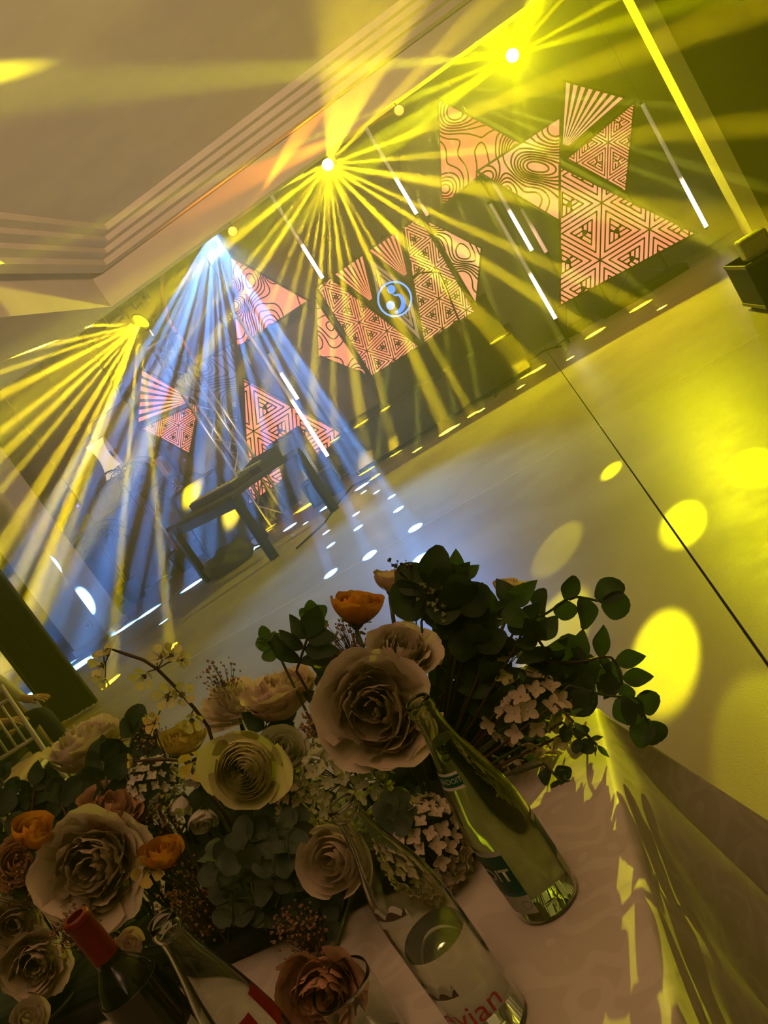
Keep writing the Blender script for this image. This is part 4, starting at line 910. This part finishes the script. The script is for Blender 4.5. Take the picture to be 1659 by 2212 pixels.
FL = [ # name, label, px, py, r, y, kind, material, facing (image right, image down, toward camera), variant
 ('rose', 'orange-yellow rose in side view on a bare stem, above the large cream peony', 770,1298,54,1.16,'rose',ORANGE,(.0,-1,.18),0),
 ('rose', 'pale apricot rose behind the eucalyptus leaves at the table corner', 1103,1262,36,1.30,'rose',BLUSH,(.0,-1,.1),0),
 ('peony', 'largest cream peony, right behind the green-tinted bottle neck', 812,1535,108,1.02,'peony',CREAM,(-.15,-.30,1),0),
 ('garden_rose', 'yellow-cream garden rose peeping over the largest cream peony', 872,1408,62,1.10,'peony',CREAM,(.1,-.75,.55),1),
 ('peony', 'blush-cream peony hanging in side view under the dark leaf rosette', 606,1495,74,1.20,'half',BLUSH,(-.3,-.9,.1),0),
 ('chrysanthemum', 'cream chrysanthemum with narrow petals beside the blush peony', 505,1515,66,1.26,'mum',CREAM,(-.2,-.8,.4),0),
 ('rose', 'bright yellow rose under the blossom branch', 392,1590,46,1.14,'rose',YELP,(-.1,-.9,.35),1),
 ('ranunculus', 'cream ranunculus with tight concentric petals and loose lit outer petals', 530,1662,72,.97,'ranunculus',LEMON,(-.12,-.10,1),0),
 ('peony', 'cream peony in side view on a brown stem before the white chair', 182,1605,74,1.30,'half',CREAM,(-.35,-.9,.12),0),
 ('chrysanthemum', 'small white flower tucked behind the peony by the white chair', 245,1590,34,1.36,'mum',WHITE,(.3,-.8,.3),0),
 ('peony', 'large ruffled cream peony above the red wine capsule', 200,1876,96,1.0,'peony',CREAM,(.0,-.25,1),1),
 ('peony', 'peach peony peeping over the large ruffled peony', 245,1748,64,1.08,'half',PEACHP,(.25,-.9,.3),0),
 ('rosebud', 'deep orange rosebud beside the peach peony', 72,1788,48,1.02,'bud',ORANGE,(.1,-1,.2),0),
 ('rosebud', 'amber rosebud beside the large ruffled peony', 352,1834,46,.95,'bud',ORANGE,(-.15,-1,.25),0),
 ('rose', 'cream rose with broad petals beside the clear bottle with red lettering', 712,1858,72,.88,'rose',CREAM,(-.35,-.3,.9),1),
 ('peony', 'peach peony lying low by the tumbler', 692,2146,84,.74,'half',PEACHP,(-.1,-.15,1),0),
 ('rose', 'apricot rose tucked under the deep orange rosebud', 36,1862,54,1.06,'rose',PEACHP,(.3,-.6,.7),1),
 ('rose', 'dim cream rose low left of the wine capsule', 30,2000,60,1.02,'rose',CREAM,(.2,-.4,.9),1),
 ('peony', 'shaded cream peony under the low cream rose', 75,2085,62,.98,'half',CREAM,(.3,-.2,.9),0),
 ('rosebud', 'cream rosebud at the very bottom by the wine bottle', 60,2200,42,.9,'bud',CREAM,(.1,-.8,.5),0),
 ('rose', 'pale green-cream rose behind the ranunculus', 612,1618,54,1.06,'rose',GREENISH,(.2,-.7,.6),1),
 ('rosebud', 'blush bud between the wine bottle and the red-label bottle', 278,2040,36,.9,'bud',BLUSH,(-.3,-.6,.7),0),
 ('bellflower', 'white bell-shaped flower under the ranunculus stem', 392,1738,32,1.08,'cup',WHITE,(.1,.7,.6),0),
 ('bellflower', 'second white bell-shaped flower hanging close to the ranunculus', 418,1680,26,1.1,'cup',WHITE,(-.2,.6,.6),0),
 ('rosebud', 'small cream bud under the bell-shaped flowers', 440,1778,32,1.06,'bud',WHITE,(.3,.5,.7),0),
 ('peony', 'blush flower half hidden behind the orange-yellow rose', 850,1252,40,1.26,'half',BLUSH,(.2,-1,.1),0),
 ('blossom', 'lit yellow blossom beside the amber rosebud', 318,1880,28,.93,'blossom',YELP,(.3,-.2,.9),0),
 ('blossom', 'yellow five-petalled blossom left of the ranunculus', 422,1650,32,1.0,'blossom',YELP,(.1,.3,.9),0),
]
for i, (nm, lb, px, py, r, y, kd, pm, fc_, var) in enumerate(FL): bloom(nm, lb, px, py, r*1.18, y, kd, pm, fc_, var, twist=i*1.7, stemm=TWIG if 'brown stem' in lb else STEM)
# hydrangea heads
FLOR = MB()
for k in range(4):
    a = k*PI/2; o = len(FLOR.v)
    for j in range(5):
        for i in range(5):
            u_ = i/2-1; v_ = j/4; w_ = .40*math.sin(PI*(.10+.80*v_))**.8; x = .08+.92*v_*(1-.12*u_*u_); yy = u_*w_; z = .30*v_*v_+.16*u_*u_*v_+.06*math.sin(v_*PI)
            FLOR.v.append((x*math.cos(a)-yy*math.sin(a), x*math.sin(a)+yy*math.cos(a), z))
    FLOR.f += [(o+j*5+i, o+j*5+i+1, o+(j+1)*5+i+1, o+(j+1)*5+i) for j in range(4) for i in range(4)]
FLOR.lathe([(.09,.02),(.07,.10),(0,.13)], 8)
FLOR = FLOR.mesh('floret', WHITE, smooth=True)
def hydrangea(label, px, py, rpx, y, pm, n, fr_, face, sq=.8, loose=0.):
    c = place(px, py, y); R = rpx/FPX*FWD.dot(c-CAM); d = idir(*face); q = d.to_track_quat('Z', 'Y').to_matrix().to_4x4(); r_ = random.Random(px)
    t = thing('hydrangea', label, 'flower', c-d*R*.4); t.rotation_euler = q.to_euler(); inv = (Matrix.Translation(c-d*R*.4) @ q).inverted()
    hub = Vector((0,0,-.15*R))
    for k in range(n):
        zz = 1-1.35*(k+.5)/n; a = k*GA; rr = math.sqrt(max(0, 1-zz*zz)); p = Vector((rr*math.cos(a), rr*math.sin(a), zz*sq))*R*(1+r_.uniform(-.08,.1)+loose*r_.uniform(-.35,.25))
        nrm = (p.normalized()+Vector((r_.uniform(-.4,.4), r_.uniform(-.4,.4), r_.uniform(-.2,.4)))).normalized()
        link('floret', FLOR, t, Matrix.Translation(p) @ nrm.to_track_quat('Z', 'Y').to_matrix().to_4x4() @ Matrix.Rotation(r_.uniform(0, 6), 4, 'Z') @ Matrix.Scale(R*fr_*r_.uniform(.85, 1.15), 4), pm)
        if k % 3 == 0: MB().tube([hub, p*.96], .0009, 4).build('stalk', STEM, t)
    b_ = inv @ foam_pt(c); MB().tube([hub, hub.lerp(b_, .5)+Vector((0,0,-.01)), b_], .004, 6).build('stem', STEM, t)
hydrangea('cream hydrangea head behind the half-empty bottle', 925,1832,98,.93,CREAM,86,.20,(.1,-.3,1))
hydrangea('greenish-cream hydrangea between the ranunculus and the largest peony', 735,1690,98,1.02,GREENISH,80,.21,(-.1,-.3,1))
hydrangea('loose pale hydrangea with drooping florets at the table corner', 1165,1560,92,1.10,CREAM,40,.26,(.3,.1,1),.9,.8)
hydrangea('loose yellow-green hydrangea under the broad leaves', 1105,1430,70,1.16,LEMON,26,.26,(.2,-.5,.8),.8,.8)
hydrangea('small shaded hydrangea between the cream rose and the ranunculus', 655,1770,62,1.0,CREAM,56,.22,(-.2,.2,1))
hydrangea('creamy hydrangea filling the gap under the blush peony', 640,1640,60,1.1,GREENISH,56,.22,(-.1,-.2,1))
hydrangea('shaded cream hydrangea under the yellow rose', 330,1700,56,1.12,WHITE,52,.22,(.1,-.2,1))
# ------------------------------------------------------------------ leaves
def leaf_mesh(kind, seed):
    r_ = random.Random(seed); b = MB(); nv = 8; cv = r_.uniform(.1,.4)
    for j in range(nv+1):
        v_ = j/nv
        w_ = {'round': .46*math.sin(PI*(.04+.94*v_))**.55, 'point': .30*math.sin(PI*v_**.8)**.9*(1 if v_ < .9 else .8), 'narrow': .17*math.sin(PI*v_**.85)}[kind]
        for i in range(5):
            u_ = i/2-1; b.v.append((v_, u_*w_*(1+.04*math.sin(v_*40)), .14*abs(u_)*w_*2-cv*v_*v_*.6+.05*math.sin(v_*7+seed)))
    b.f += [(j*5+i, j*5+i+1, (j+1)*5+i+1, (j+1)*5+i) for j in range(nv) for i in range(4)]
    return b.mesh('leaf', LEAF, smooth=True)
LM = {k: [leaf_mesh(k, 10*n_+s) for s in range(5)] for n_, k in enumerate(('round', 'point', 'narrow'))}
def leaf_on(t, base, d, nrm, L, kind, m, r_):
    d = d.normalized(); s = nrm.cross(d); s = s.normalized() if s.length > 1e-4 else d.orthogonal().normalized(); n_ = d.cross(s)
    M = Matrix(((d.x, s.x, n_.x, base.x), (d.y, s.y, n_.y, base.y), (d.z, s.z, n_.z, base.z), (0,0,0,1))) @ Matrix.Diagonal((L, L*r_.uniform(.85,1.15), L, 1))
    link('leaf', r_.choice(LM[kind]), t, M, m)
def sprig(label, pts, Lpx, kind, m, group, seed, pair=True, name='leaf_sprig', per=1, rooted=True, spread=1.):
    r_ = random.Random(seed); P = [place(*p) for p in pts]; t = thing(name, label, 'foliage', P[0], group); o = P[0]
    dep = FWD.dot(P[0]-CAM); L = Lpx/FPX*dep
    n = max(3, 4*(len(P)-1)); path = []
    for k in range(n+1):
        s = k/n*(len(P)-1); i = min(int(s), len(P)-2); f = s-i; p0, p1, p2, p3 = P[max(0,i-1)], P[i], P[i+1], P[min(len(P)-1,i+2)]
        path.append(.5*((2*p1)+(-p0+p2)*f+(2*p0-5*p1+4*p2-p3)*f*f+(-p0+3*p1-3*p2+p3)*f**3))
    full = ([foam_pt(P[0])-o] if rooted else [])+[p-o for p in path]
    MB().tube(full, [.0022]*(len(full)-1)+[.001], 5).build('stem', TWIG if kind != 'round' else STEM, t, smooth=True)
    cnt = max(3, int((path[-1]-path[0]).length/(L*.55)*per))
    for k in range(cnt):
        s = (k+.6)/cnt; i = min(int(s*n), n-1); p = path[i].lerp(path[i+1], s*n-i)-o; tg = (path[i+1]-path[i]).normalized()
        for sd in ((-1, 1) if pair else ((1 if k % 2 else -1),)):
            sv = (tg.cross(FWD)).normalized()*sd; ax = (tg*r_.uniform(.3,.9)+sv*spread+FWD*r_.uniform(-.6,.5)).normalized()
            leaf_on(t, p, ax, (-FWD+Vector((r_.uniform(-.8,.8), r_.uniform(-.8,.8), r_.uniform(-.3,1)))).normalized(), L*r_.uniform(.8,1.15), kind, m, r_)
    leaf_on(t, path[-1]-o, (path[-1]-path[-2]), -FWD, L, kind, m, r_)
    return t
NEAR = [(770,1298,'the orange-yellow rose'),(1103,1262,'the pale apricot rose'),(812,1535,'the largest cream peony'),(872,1408,'the yellow-cream garden rose'),(606,1495,'the hanging blush-cream peony'),(505,1515,'the cream chrysanthemum'),(392,1590,'the bright yellow rose'),(530,1662,'the ranunculus'),(182,1605,'the peony before the white chair'),(200,1876,'the ruffled peony over the red capsule'),(245,1748,'the peach peony behind the ruffled one'),(72,1788,'the deep orange rosebud'),(352,1834,'the amber rosebud'),(712,1858,'the broad-petalled cream rose'),(692,2146,'the low peach peony'),(925,1832,'the hydrangea behind the half-empty bottle'),(735,1690,'the greenish hydrangea'),(1165,1560,'the loose drooping hydrangea'),(1105,1430,'the yellow-green hydrangea'),(985,1250,'the upright serrated leaves'),(930,1285,'the green berry cluster'),(392,1738,'the white bell-shaped flowers'),(30,2000,'the low cream rose'),(165,2000,'the wine capsule'),(1250,1440,'the long eucalyptus branch'),(612,1618,'the pale green-cream rose')]
def near(px, py): return min(NEAR, key=lambda q: (q[0]-px)**2+(q[1]-py)**2)[2]
g1, g2, g3 = 'eucalyptus sprigs in the arrangement', 'pointed dark leaf sprigs in the arrangement', 'narrow leaf sprigs in the arrangement'
sprig('upright serrated fresh green leaves standing highest above the arrangement', [(985,1345,1.16),(985,1290,1.18),(985,1250,1.19)], 66, 'point', FRESH, None, 1)
sprig('eucalyptus branch reaching out past the apricot rose, dark against the floor', [(1120,1345,1.2),(1180,1325,1.2),(1235,1290,1.2),(1300,1300,1.2)], 62, 'round', LEAF, None, 2, pair=False, per=1.2)
sprig('long eucalyptus branch hanging out over the table corner with curled leaves', [(1160,1430,1.16),(1250,1430,1.16),(1320,1420,1.16),(1345,1475,1.16)], 66, 'point', LEAF, None, 3, pair=True)
sprig('eucalyptus tip with three dark leaves over the hanging cloth', [(1230,1480,1.14),(1300,1500,1.14),(1365,1512,1.14),(1400,1560,1.14)], 60, 'round', LEAF, None, 4, pair=False)
sprig('dark rosette of broad leaves above the blush peony', [(640,1450,1.12),(655,1405,1.12),(665,1375,1.12)], 78, 'point', LEAF, None, 5, per=1.6, spread=1.4)
sprig('small curled leaf tip rising left of the dark rosette', [(605,1420,1.18),(585,1395,1.18),(577,1380,1.18)], 30, 'round', FRESH, None, 6)
sprig('bright green leaf pair catching light near the orange-yellow rose', [(690,1370,1.2),(680,1345,1.2),(676,1330,1.2)], 34, 'round', FRESH, None, 7)
sprig('broad green leaves right of the upright serrated leaves', [(1010,1370,1.15),(1050,1340,1.15),(1090,1310,1.15)], 88, 'point', FRESH, None, 8, pair=False)
mass = [(1000,1330),(1060,1360),(1130,1330),(1030,1420),(980,1380),(960,1300),(920,1290),(1010,1490),(1080,1500),(1050,1560),(1120,1600),(1180,1400),(1010,1600),(1090,1640),(960,1480),(1210,1480),(1150,1520),(1060,1450),(1000,1560)]
for k, (a, b_) in enumerate(mass): sprig('dark broad-leaved sprig next to '+near(a, b_), [(a-10,b_+55,1.14),(a,b_+15,1.15),(a+R0.uniform(-25,35),b_-25,1.16+R0.uniform(-.04,.04))], R0.uniform(66,90), 'point' if k % 3 else 'round', LEAF, g2, 20+k)
for k, (a, b_) in enumerate([(280,1600),(300,1650),(120,1735),(70,1720),(200,1730),(330,1700),(480,1760),(150,1960),(100,2130),(180,2110),(30,1930),(260,1960),(20,1700),(700,1470),(560,1760),(460,1720)]): sprig('dark leafy sprig peeping out by '+near(a, b_), [(a-5,b_+60,1.17),(a,b_+20,1.19),(a+R0.uniform(-25,25),b_-20,1.21)], R0.uniform(48,66), 'point' if k % 2 else 'round', LEAF, 'dark sprigs between the cream and peach blooms', 60+k)
for k, (a, b_) in enumerate([(545,1905),(590,1840),(620,1800),(470,1870),(520,1830),(760,2045),(800,2080),(640,1960),(570,1960),(700,1980),(500,1950),(850,1760),(630,1880)]): sprig('grey-green eucalyptus sprig in the shade by '+near(a, b_), [(a+5,b_+50,.92),(a,b_+15,.93),(a+R0.uniform(-25,25),b_-20,.95)], R0.uniform(42,58), 'round', EUC, g1, 90+k, per=.8)
for k, (a, b_) in enumerate([(1255,1600),(1240,1560),(1215,1690),(1290,1610)]): sprig('single small leaf twig drooping over the lit tablecloth', [(a-40,b_-40,1.08),(a-15,b_-15,1.06),(a,b_,1.05)], 34, 'narrow' if k % 2 else 'round', FRESH if k % 2 else LEAF, g3, 120+k, pair=False)
for k, (a, b_) in enumerate([(300,1760),(380,1800),(450,1830),(520,1800),(600,1740),(560,1870),(420,1890),(330,1930),(680,1900),(640,1700),(480,1680),(350,1680),(230,1660),(760,1780),(850,1680),(870,1760),(120,1830),(150,1760),(20,1780),(900,1660),(960,1700),(780,1960),(850,1950),(560,1590),(700,1790)]): sprig('deep shaded leaf sprig tucked under '+near(a, b_), [(a-5,b_+75,1.09),(a,b_+25,1.12),(a+R0.uniform(-40,40),b_-25,1.16)], R0.uniform(60,80), 'point' if k % 2 else 'round', LEAF, 'shaded leaf sprigs under the blooms', 200+k, spread=1.3)
# ------------------------------------------------------------------ blossom branch
def branch(label, pts, y, flowers, pm):
    P = [place(a, b_, y) for a, b_ in pts]; t = thing('blossom_branch', label, 'branch', P[0]); o = P[0]
    MB().tube([foam_pt(P[0])-o]+[p-o for p in P], [.0028]*len(P)+[.0014], 6).build('twig', TWIG, t, smooth=True)
    for px, py, r, fx, fy, fz in flowers:
        c = place(px, py, y-.01); R = r/FPX*FWD.dot(c-CAM); d = idir(fx, fy, fz); near = min(P, key=lambda p: (p-c).length)
        b = MB(); M = Matrix.Translation(c-o-d*R*.3) @ d.to_track_quat('Z', 'Y').to_matrix().to_4x4() @ Matrix.Scale(R, 4)
        e = link('blossom', CAL, t, M @ Matrix.Scale(.9, 4)); 
        for me, a in SETS['blossom'][0]: link('petal', me, e, Matrix.Rotation(a, 4, 'Z') @ Matrix.Scale(1/.9, 4), pm)
        link('stamens', STAM, e)
        MB().tube([near-o, (near-o).lerp(c-o, .5)+Vector((0,0,.004)), c-o-d*R*.4], .0011, 4).build('flower_stalk', TWIG, t)
branch('dark twig of pale yellow blossoms arching up to the left of the beams', [(470,1640),(450,1570),(420,1530),(385,1490),(340,1445),(310,1425),(270,1412),(240,1402)], 1.1,
    [(228,1408,26,-.5,-.8,.3),(215,1440,30,-.6,.2,.8),(222,1470,22,-.3,.6,.7),(308,1465,27,-.2,.3,.9),(345,1415,26,-.2,-.7,.6),(372,1412,24,.4,-.6,.6),(396,1425,18,.7,-.2,.6),(358,1505,28,-.2,-.1,1),(395,1500,26,.5,-.4,.7),(325,1565,24,-.7,.2,.6),(415,1560,24,.3,.3,.9)], LEMON)
branch('short twig with yellow blossoms reaching towards the ranunculus', [(400,1645),(360,1640),(320,1642),(290,1645)], 1.04, [(282,1645,20,-.9,0,.4),(330,1560,20,-.3,-.4,.8)], YELP)
# ------------------------------------------------------------------ fine filler: dried buds and berries
def spray(label, px, py, rpx, y, n, m, bud, seed, name='dried_spray', flat=.6):
    c = place(px, py, y); R = rpx/FPX*FWD.dot(c-CAM); r_ = random.Random(seed); b = MB(); s = MB(); root = c-idir(*UP, 0)*R*1.2
    for k in range(n):
        v_ = Vector((r_.gauss(0,1), r_.gauss(0,1)*flat, r_.gauss(0,1))); v_ = v_.normalized()*R*r_.random()**.45; p = c+v_; q = bud*r_.uniform(.6,1.3)
        a = r_.uniform(0, 3)
        b.add([p+Vector((q*math.cos(a),q*math.sin(a),0)), p+Vector((-q*math.sin(a),q*math.cos(a),0)), p-Vector((q*math.cos(a),q*math.sin(a),0)), p+Vector((q*math.sin(a),-q*math.cos(a),0)), p+Vector((0,0,q*1.2)), p-Vector((0,0,q))], [(0,1,4),(1,2,4),(2,3,4),(3,0,4),(1,0,5),(2,1,5),(3,2,5),(0,3,5)])
        if k % 2 == 0: s.tube([root.lerp(c, .5), p.lerp(root, .35)+Vector((0,0,R*.1)), p], .0005, 3, caps=False)
    t = thing(name, label, 'filler', root); 
    s.tube([foam_pt(root), root, c], .0012, 4)
    for bb, nm, mm in ((b, 'buds', m), (s, 'stalks', TWIG)):
        bb.v = [tuple(Vector(p)-root) for p in bb.v]; tag(bb.build(nm, mm, t), kind='stuff')
for k, (a, b_, r, y, n, lb) in enumerate([(745,1395,62,1.17,190,'brown dried bud spray around the stem of the orange-yellow rose'),(475,1470,52,1.28,90,'airy dried bud spray standing up beside the cream chrysanthemum'),(335,1610,50,1.2,120,'dried bud spray below the yellow rose'),(255,1705,80,1.18,260,'dense brown dried spray under the peony by the white chair'),(430,1945,95,.98,330,'brown dried spray behind the red-label bottle'),(70,1905,80,1.06,260,'dried spray under the apricot rose'),(690,1570,46,1.1,120,'dried bud spray between blush peony and largest peony'),(160,2000,60,.95,160,'dried spray beside the wine capsule'),(650,2020,70,.9,170,'dried spray in the shade by the tumbler'),(340,1770,60,1.1,120,'dried spray between the peach peony and the bell-shaped flowers')]):
    spray(lb, a, b_, r, y, n, BUDB, .0028, k+1)
spray('tiny dark seed umbel standing over the orange-yellow rose', 852,1218,16,1.18,14,DBERRY,.0022,31,'seed_umbel'); spray('second tiny seed umbel with dark seeds against the blue floor light', 880,1222,12,1.17,12,DBERRY,.0022,32,'seed_umbel')
spray('green berry cluster below the seed umbels', 930,1285,34,1.15,60,BERRY,.0045,33,'berry_cluster'); spray('pale green berry cluster beside the upright leaves', 960,1320,30,1.14,50,BERRY,.0045,34,'berry_cluster')
# ------------------------------------------------------------------ white spindle chair and seated guest
WCH = M_('white_lacquer', (.78,.70,.66), .4)
t = thing('spindle_chair', 'white ballroom chair with spindle back and cushion', 'chair', (-3.60,3.66,0), rz=.18)
W2, D2 = .19, .19
for sx in (-1, 1):
    MB().tube([(sx*W2,-D2,0),(sx*W2,-D2,.45)], [.012,.016], 10).build('leg', WCH, t, smooth=True)
    MB().tube([(sx*W2,D2+.03,0),(sx*W2,D2,.45),(sx*W2,D2+.06,.93)], [.012,.016,.012], 10).build('leg', WCH, t, smooth=True)
    for z in (.18, .28): MB().tube([(sx*W2,-D2,z),(sx*W2,D2+.015,z)], .009, 8).build('stretcher', WCH, t, smooth=True)
for y in (-D2, D2+.015):
    for z in (.15, .25, .36): MB().tube([(-W2,y,z),(W2,y,z)], .009, 8).build('stretcher', WCH, t, smooth=True)
MB().bbox((-.205,-.21,.43),(.205,.205,.46), .012).build('seat', WCH, t, smooth=False)
MB().bbox((-.19,-.195,.458),(.19,.185,.51), .022).build('cushion', M_('blush_cushion', (.62,.42,.36), .8), t, angle=50)
for z, o in ((.90,.055),(.84,.047),(.58,.017)): MB().tube([(-W2,D2+o,z),(W2,D2+o,z)], .011, 8).build('back_rail', WCH, t, smooth=True)
for k in range(1, 6): MB().tube([(-W2+k*W2/3,D2+.017,.58),(-W2+k*W2/3,D2+.047,.84)], .008, 8).build('spindle', WCH, t, smooth=True)
# guest: one continuous skinned body
J = dict(pelvis=(-4.22,4.38,.56), waist=(-4.20,4.38,.74), chest=(-4.12,4.38,.98), neck=(-4.06,4.38,1.16), head=(-4.03,4.38,1.26), crown=(-4.0,4.38,1.40),
    hipR=(-4.18,4.30,.54), kneeR=(-3.80,4.26,.56), shinR=(-3.78,4.26,.32), ankR=(-3.80,4.26,.09), toeR=(-3.66,4.25,.05),
    hipL=(-4.18,4.48,.54), kneeL=(-3.84,4.52,.57), shinL=(-3.86,4.53,.32), ankL=(-3.9,4.53,.09), toeL=(-3.76,4.54,.05),
    shR=(-4.10,4.20,1.06), elR=(-4.02,4.12,.80), wrR=(-3.86,4.22,.69), shL=(-4.10,4.56,1.06), elL=(-4.04,4.64,.80), wrL=(-3.90,4.54,.69))
E_ = [('pelvis','waist'),('waist','chest'),('chest','neck'),('neck','head'),('head','crown'),('pelvis','hipR'),('hipR','kneeR'),('kneeR','shinR'),('shinR','ankR'),('ankR','toeR'),('pelvis','hipL'),('hipL','kneeL'),('kneeL','shinL'),('shinL','ankL'),('ankL','toeL'),('chest','shR'),('shR','elR'),('elR','wrR'),('chest','shL'),('shL','elL'),('elL','wrL')]
RAD = dict(pelvis=.15, waist=.135, chest=.16, neck=.055, head=.085, crown=.075, hipR=.10, kneeR=.065, shinR=.058, ankR=.042, toeR=.035, hipL=.10, kneeL=.065, shinL=.058, ankL=.042, toeL=.035, shR=.07, elR=.048, wrR=.028, shL=.07, elL=.048, wrL=.028)
names = list(J); verts = [Vector(J[k]) for k in names]; edges = [(names.index(a), names.index(b)) for a, b in E_]; rad = [RAD[k] for k in names]
for sd, wr, kn in ((1,'wrR','kneeR'),(-1,'wrL','kneeL')):          # hands: palm and five fingers curled over the knee
    w_ = Vector(J[wr]); base = w_+Vector((.05,.0,-.015)); verts.append(base); rad.append(.026); bi = len(verts)-1; edges.append((names.index(wr), bi))
    for f in range(4):
        off = (f-1.5)*.020; p1 = base+Vector((.045,off,-.012)); p2 = p1+Vector((.032+.004*(1-abs(f-1.5)),off*.15,-.022)); p3 = p2+Vector((.012,0,-.024))
        i0 = len(verts); verts += [p1, p2, p3]; rad += [.0095,.0085,.0075]; edges += [(bi,i0),(i0,i0+1),(i0+1,i0+2)]
    i0 = len(verts); verts += [base+Vector((.012,.040*sd,-.012)), base+Vector((.045,.052*sd,-.028))]; rad += [.0105,.009]; edges += [(bi,i0),(i0,i0+1)]
me = bpy.data.meshes.new('body'); me.from_pydata([v_-Vector((-4.22,4.38,0)) for v_ in verts], edges, [])
t = thing('person', 'seated guest in light shirt and dark trousers, hands on knees', 'person', (-4.22,4.38,0))
bo = link('body', me, t); sk = bo.modifiers.new('skin', 'SKIN'); sk.use_smooth_shade = True
for i, d in enumerate(me.skin_vertices[0].data): d.radius = (rad[i], rad[i]); d.use_root = (i == 0)
sb = bo.modifiers.new('sub', 'SUBSURF'); sb.levels = 1; sb.render_levels = 2
bpy.context.view_layer.update(); dg = bpy.context.evaluated_depsgraph_get(); m2 = bpy.data.meshes.new_from_object(bo.evaluated_get(dg)); bo.modifiers.clear(); bo.data = m2
SKIN = M_('skin', (.55,.32,.22), .5); SHIRT = M_('light_shirt', (.68,.60,.45), .8); TROU = M_('dark_trousers', (.02,.024,.035), .85); HAIR = M_('dark_hair', (.03,.02,.015), .6); SHOE = M_('black_shoe', (.012,.012,.012), .3)
m2.materials.clear(); [m2.materials.append(m) for m in (SKIN, SHIRT, TROU, HAIR, SHOE)]
for p in m2.polygons:
    c = p.center; x, z = c.x-.0, c.z
    if z > 1.33: k = 3
    elif z > 1.12 and abs(c.y) < .12: k = 0
    elif z < .10: k = 4
    elif (Vector(J['wrR'])-Vector((-4.22,4.38,0))-c).length < .035 or (Vector(J['wrL'])-Vector((-4.22,4.38,0))-c).length < .035 or (c.x > .33 and z > .60): k = 0
    elif z > .64: k = 1
    else: k = 2
    p.material_index = k; p.use_smooth = True
hp = Vector((.20,0,1.29))
b = MB(); b.tube([hp+Vector((.075,0,.02)), hp+Vector((.105,0,-.02)), hp+Vector((.085,0,-.03))], [.008,.013,.009], 8); b.build('nose', SKIN, t, smooth=True)
for s in (-1, 1):
    MB().lathe([(0,-.011),(.011,0),(0,.011)], 10, c=tuple(hp+Vector((.078,s*.032,.02)))).build('eye', M_('eye', (.08,.06,.05), .2), t, smooth=True)
    MB().lathe([(0,-.03),(.014,-.01),(.012,.02),(0,.03)], 10, c=tuple(hp+Vector((-.005,s*.085,.0)))).build('ear', SKIN, t, smooth=True)
MB().tube([hp+Vector((.082,-.025,-.055)), hp+Vector((.092,0,-.058)), hp+Vector((.082,.025,-.055))], .006, 6).build('mouth', M_('lips', (.4,.16,.12), .5), t, smooth=True)
t = thing('stool', 'plain dark seat under the seated guest', 'chair', (-4.26,4.38,0))
MB().bbox((-.2,-.2,.40),(.2,.2,.44), .01).build('seat', BLACKM, t)
for x in (-.17, .17):
    for y in (-.17, .17): MB().tube([(x,y,0),(x,y,.40)], .014, 8).build('leg', BLACK, t)
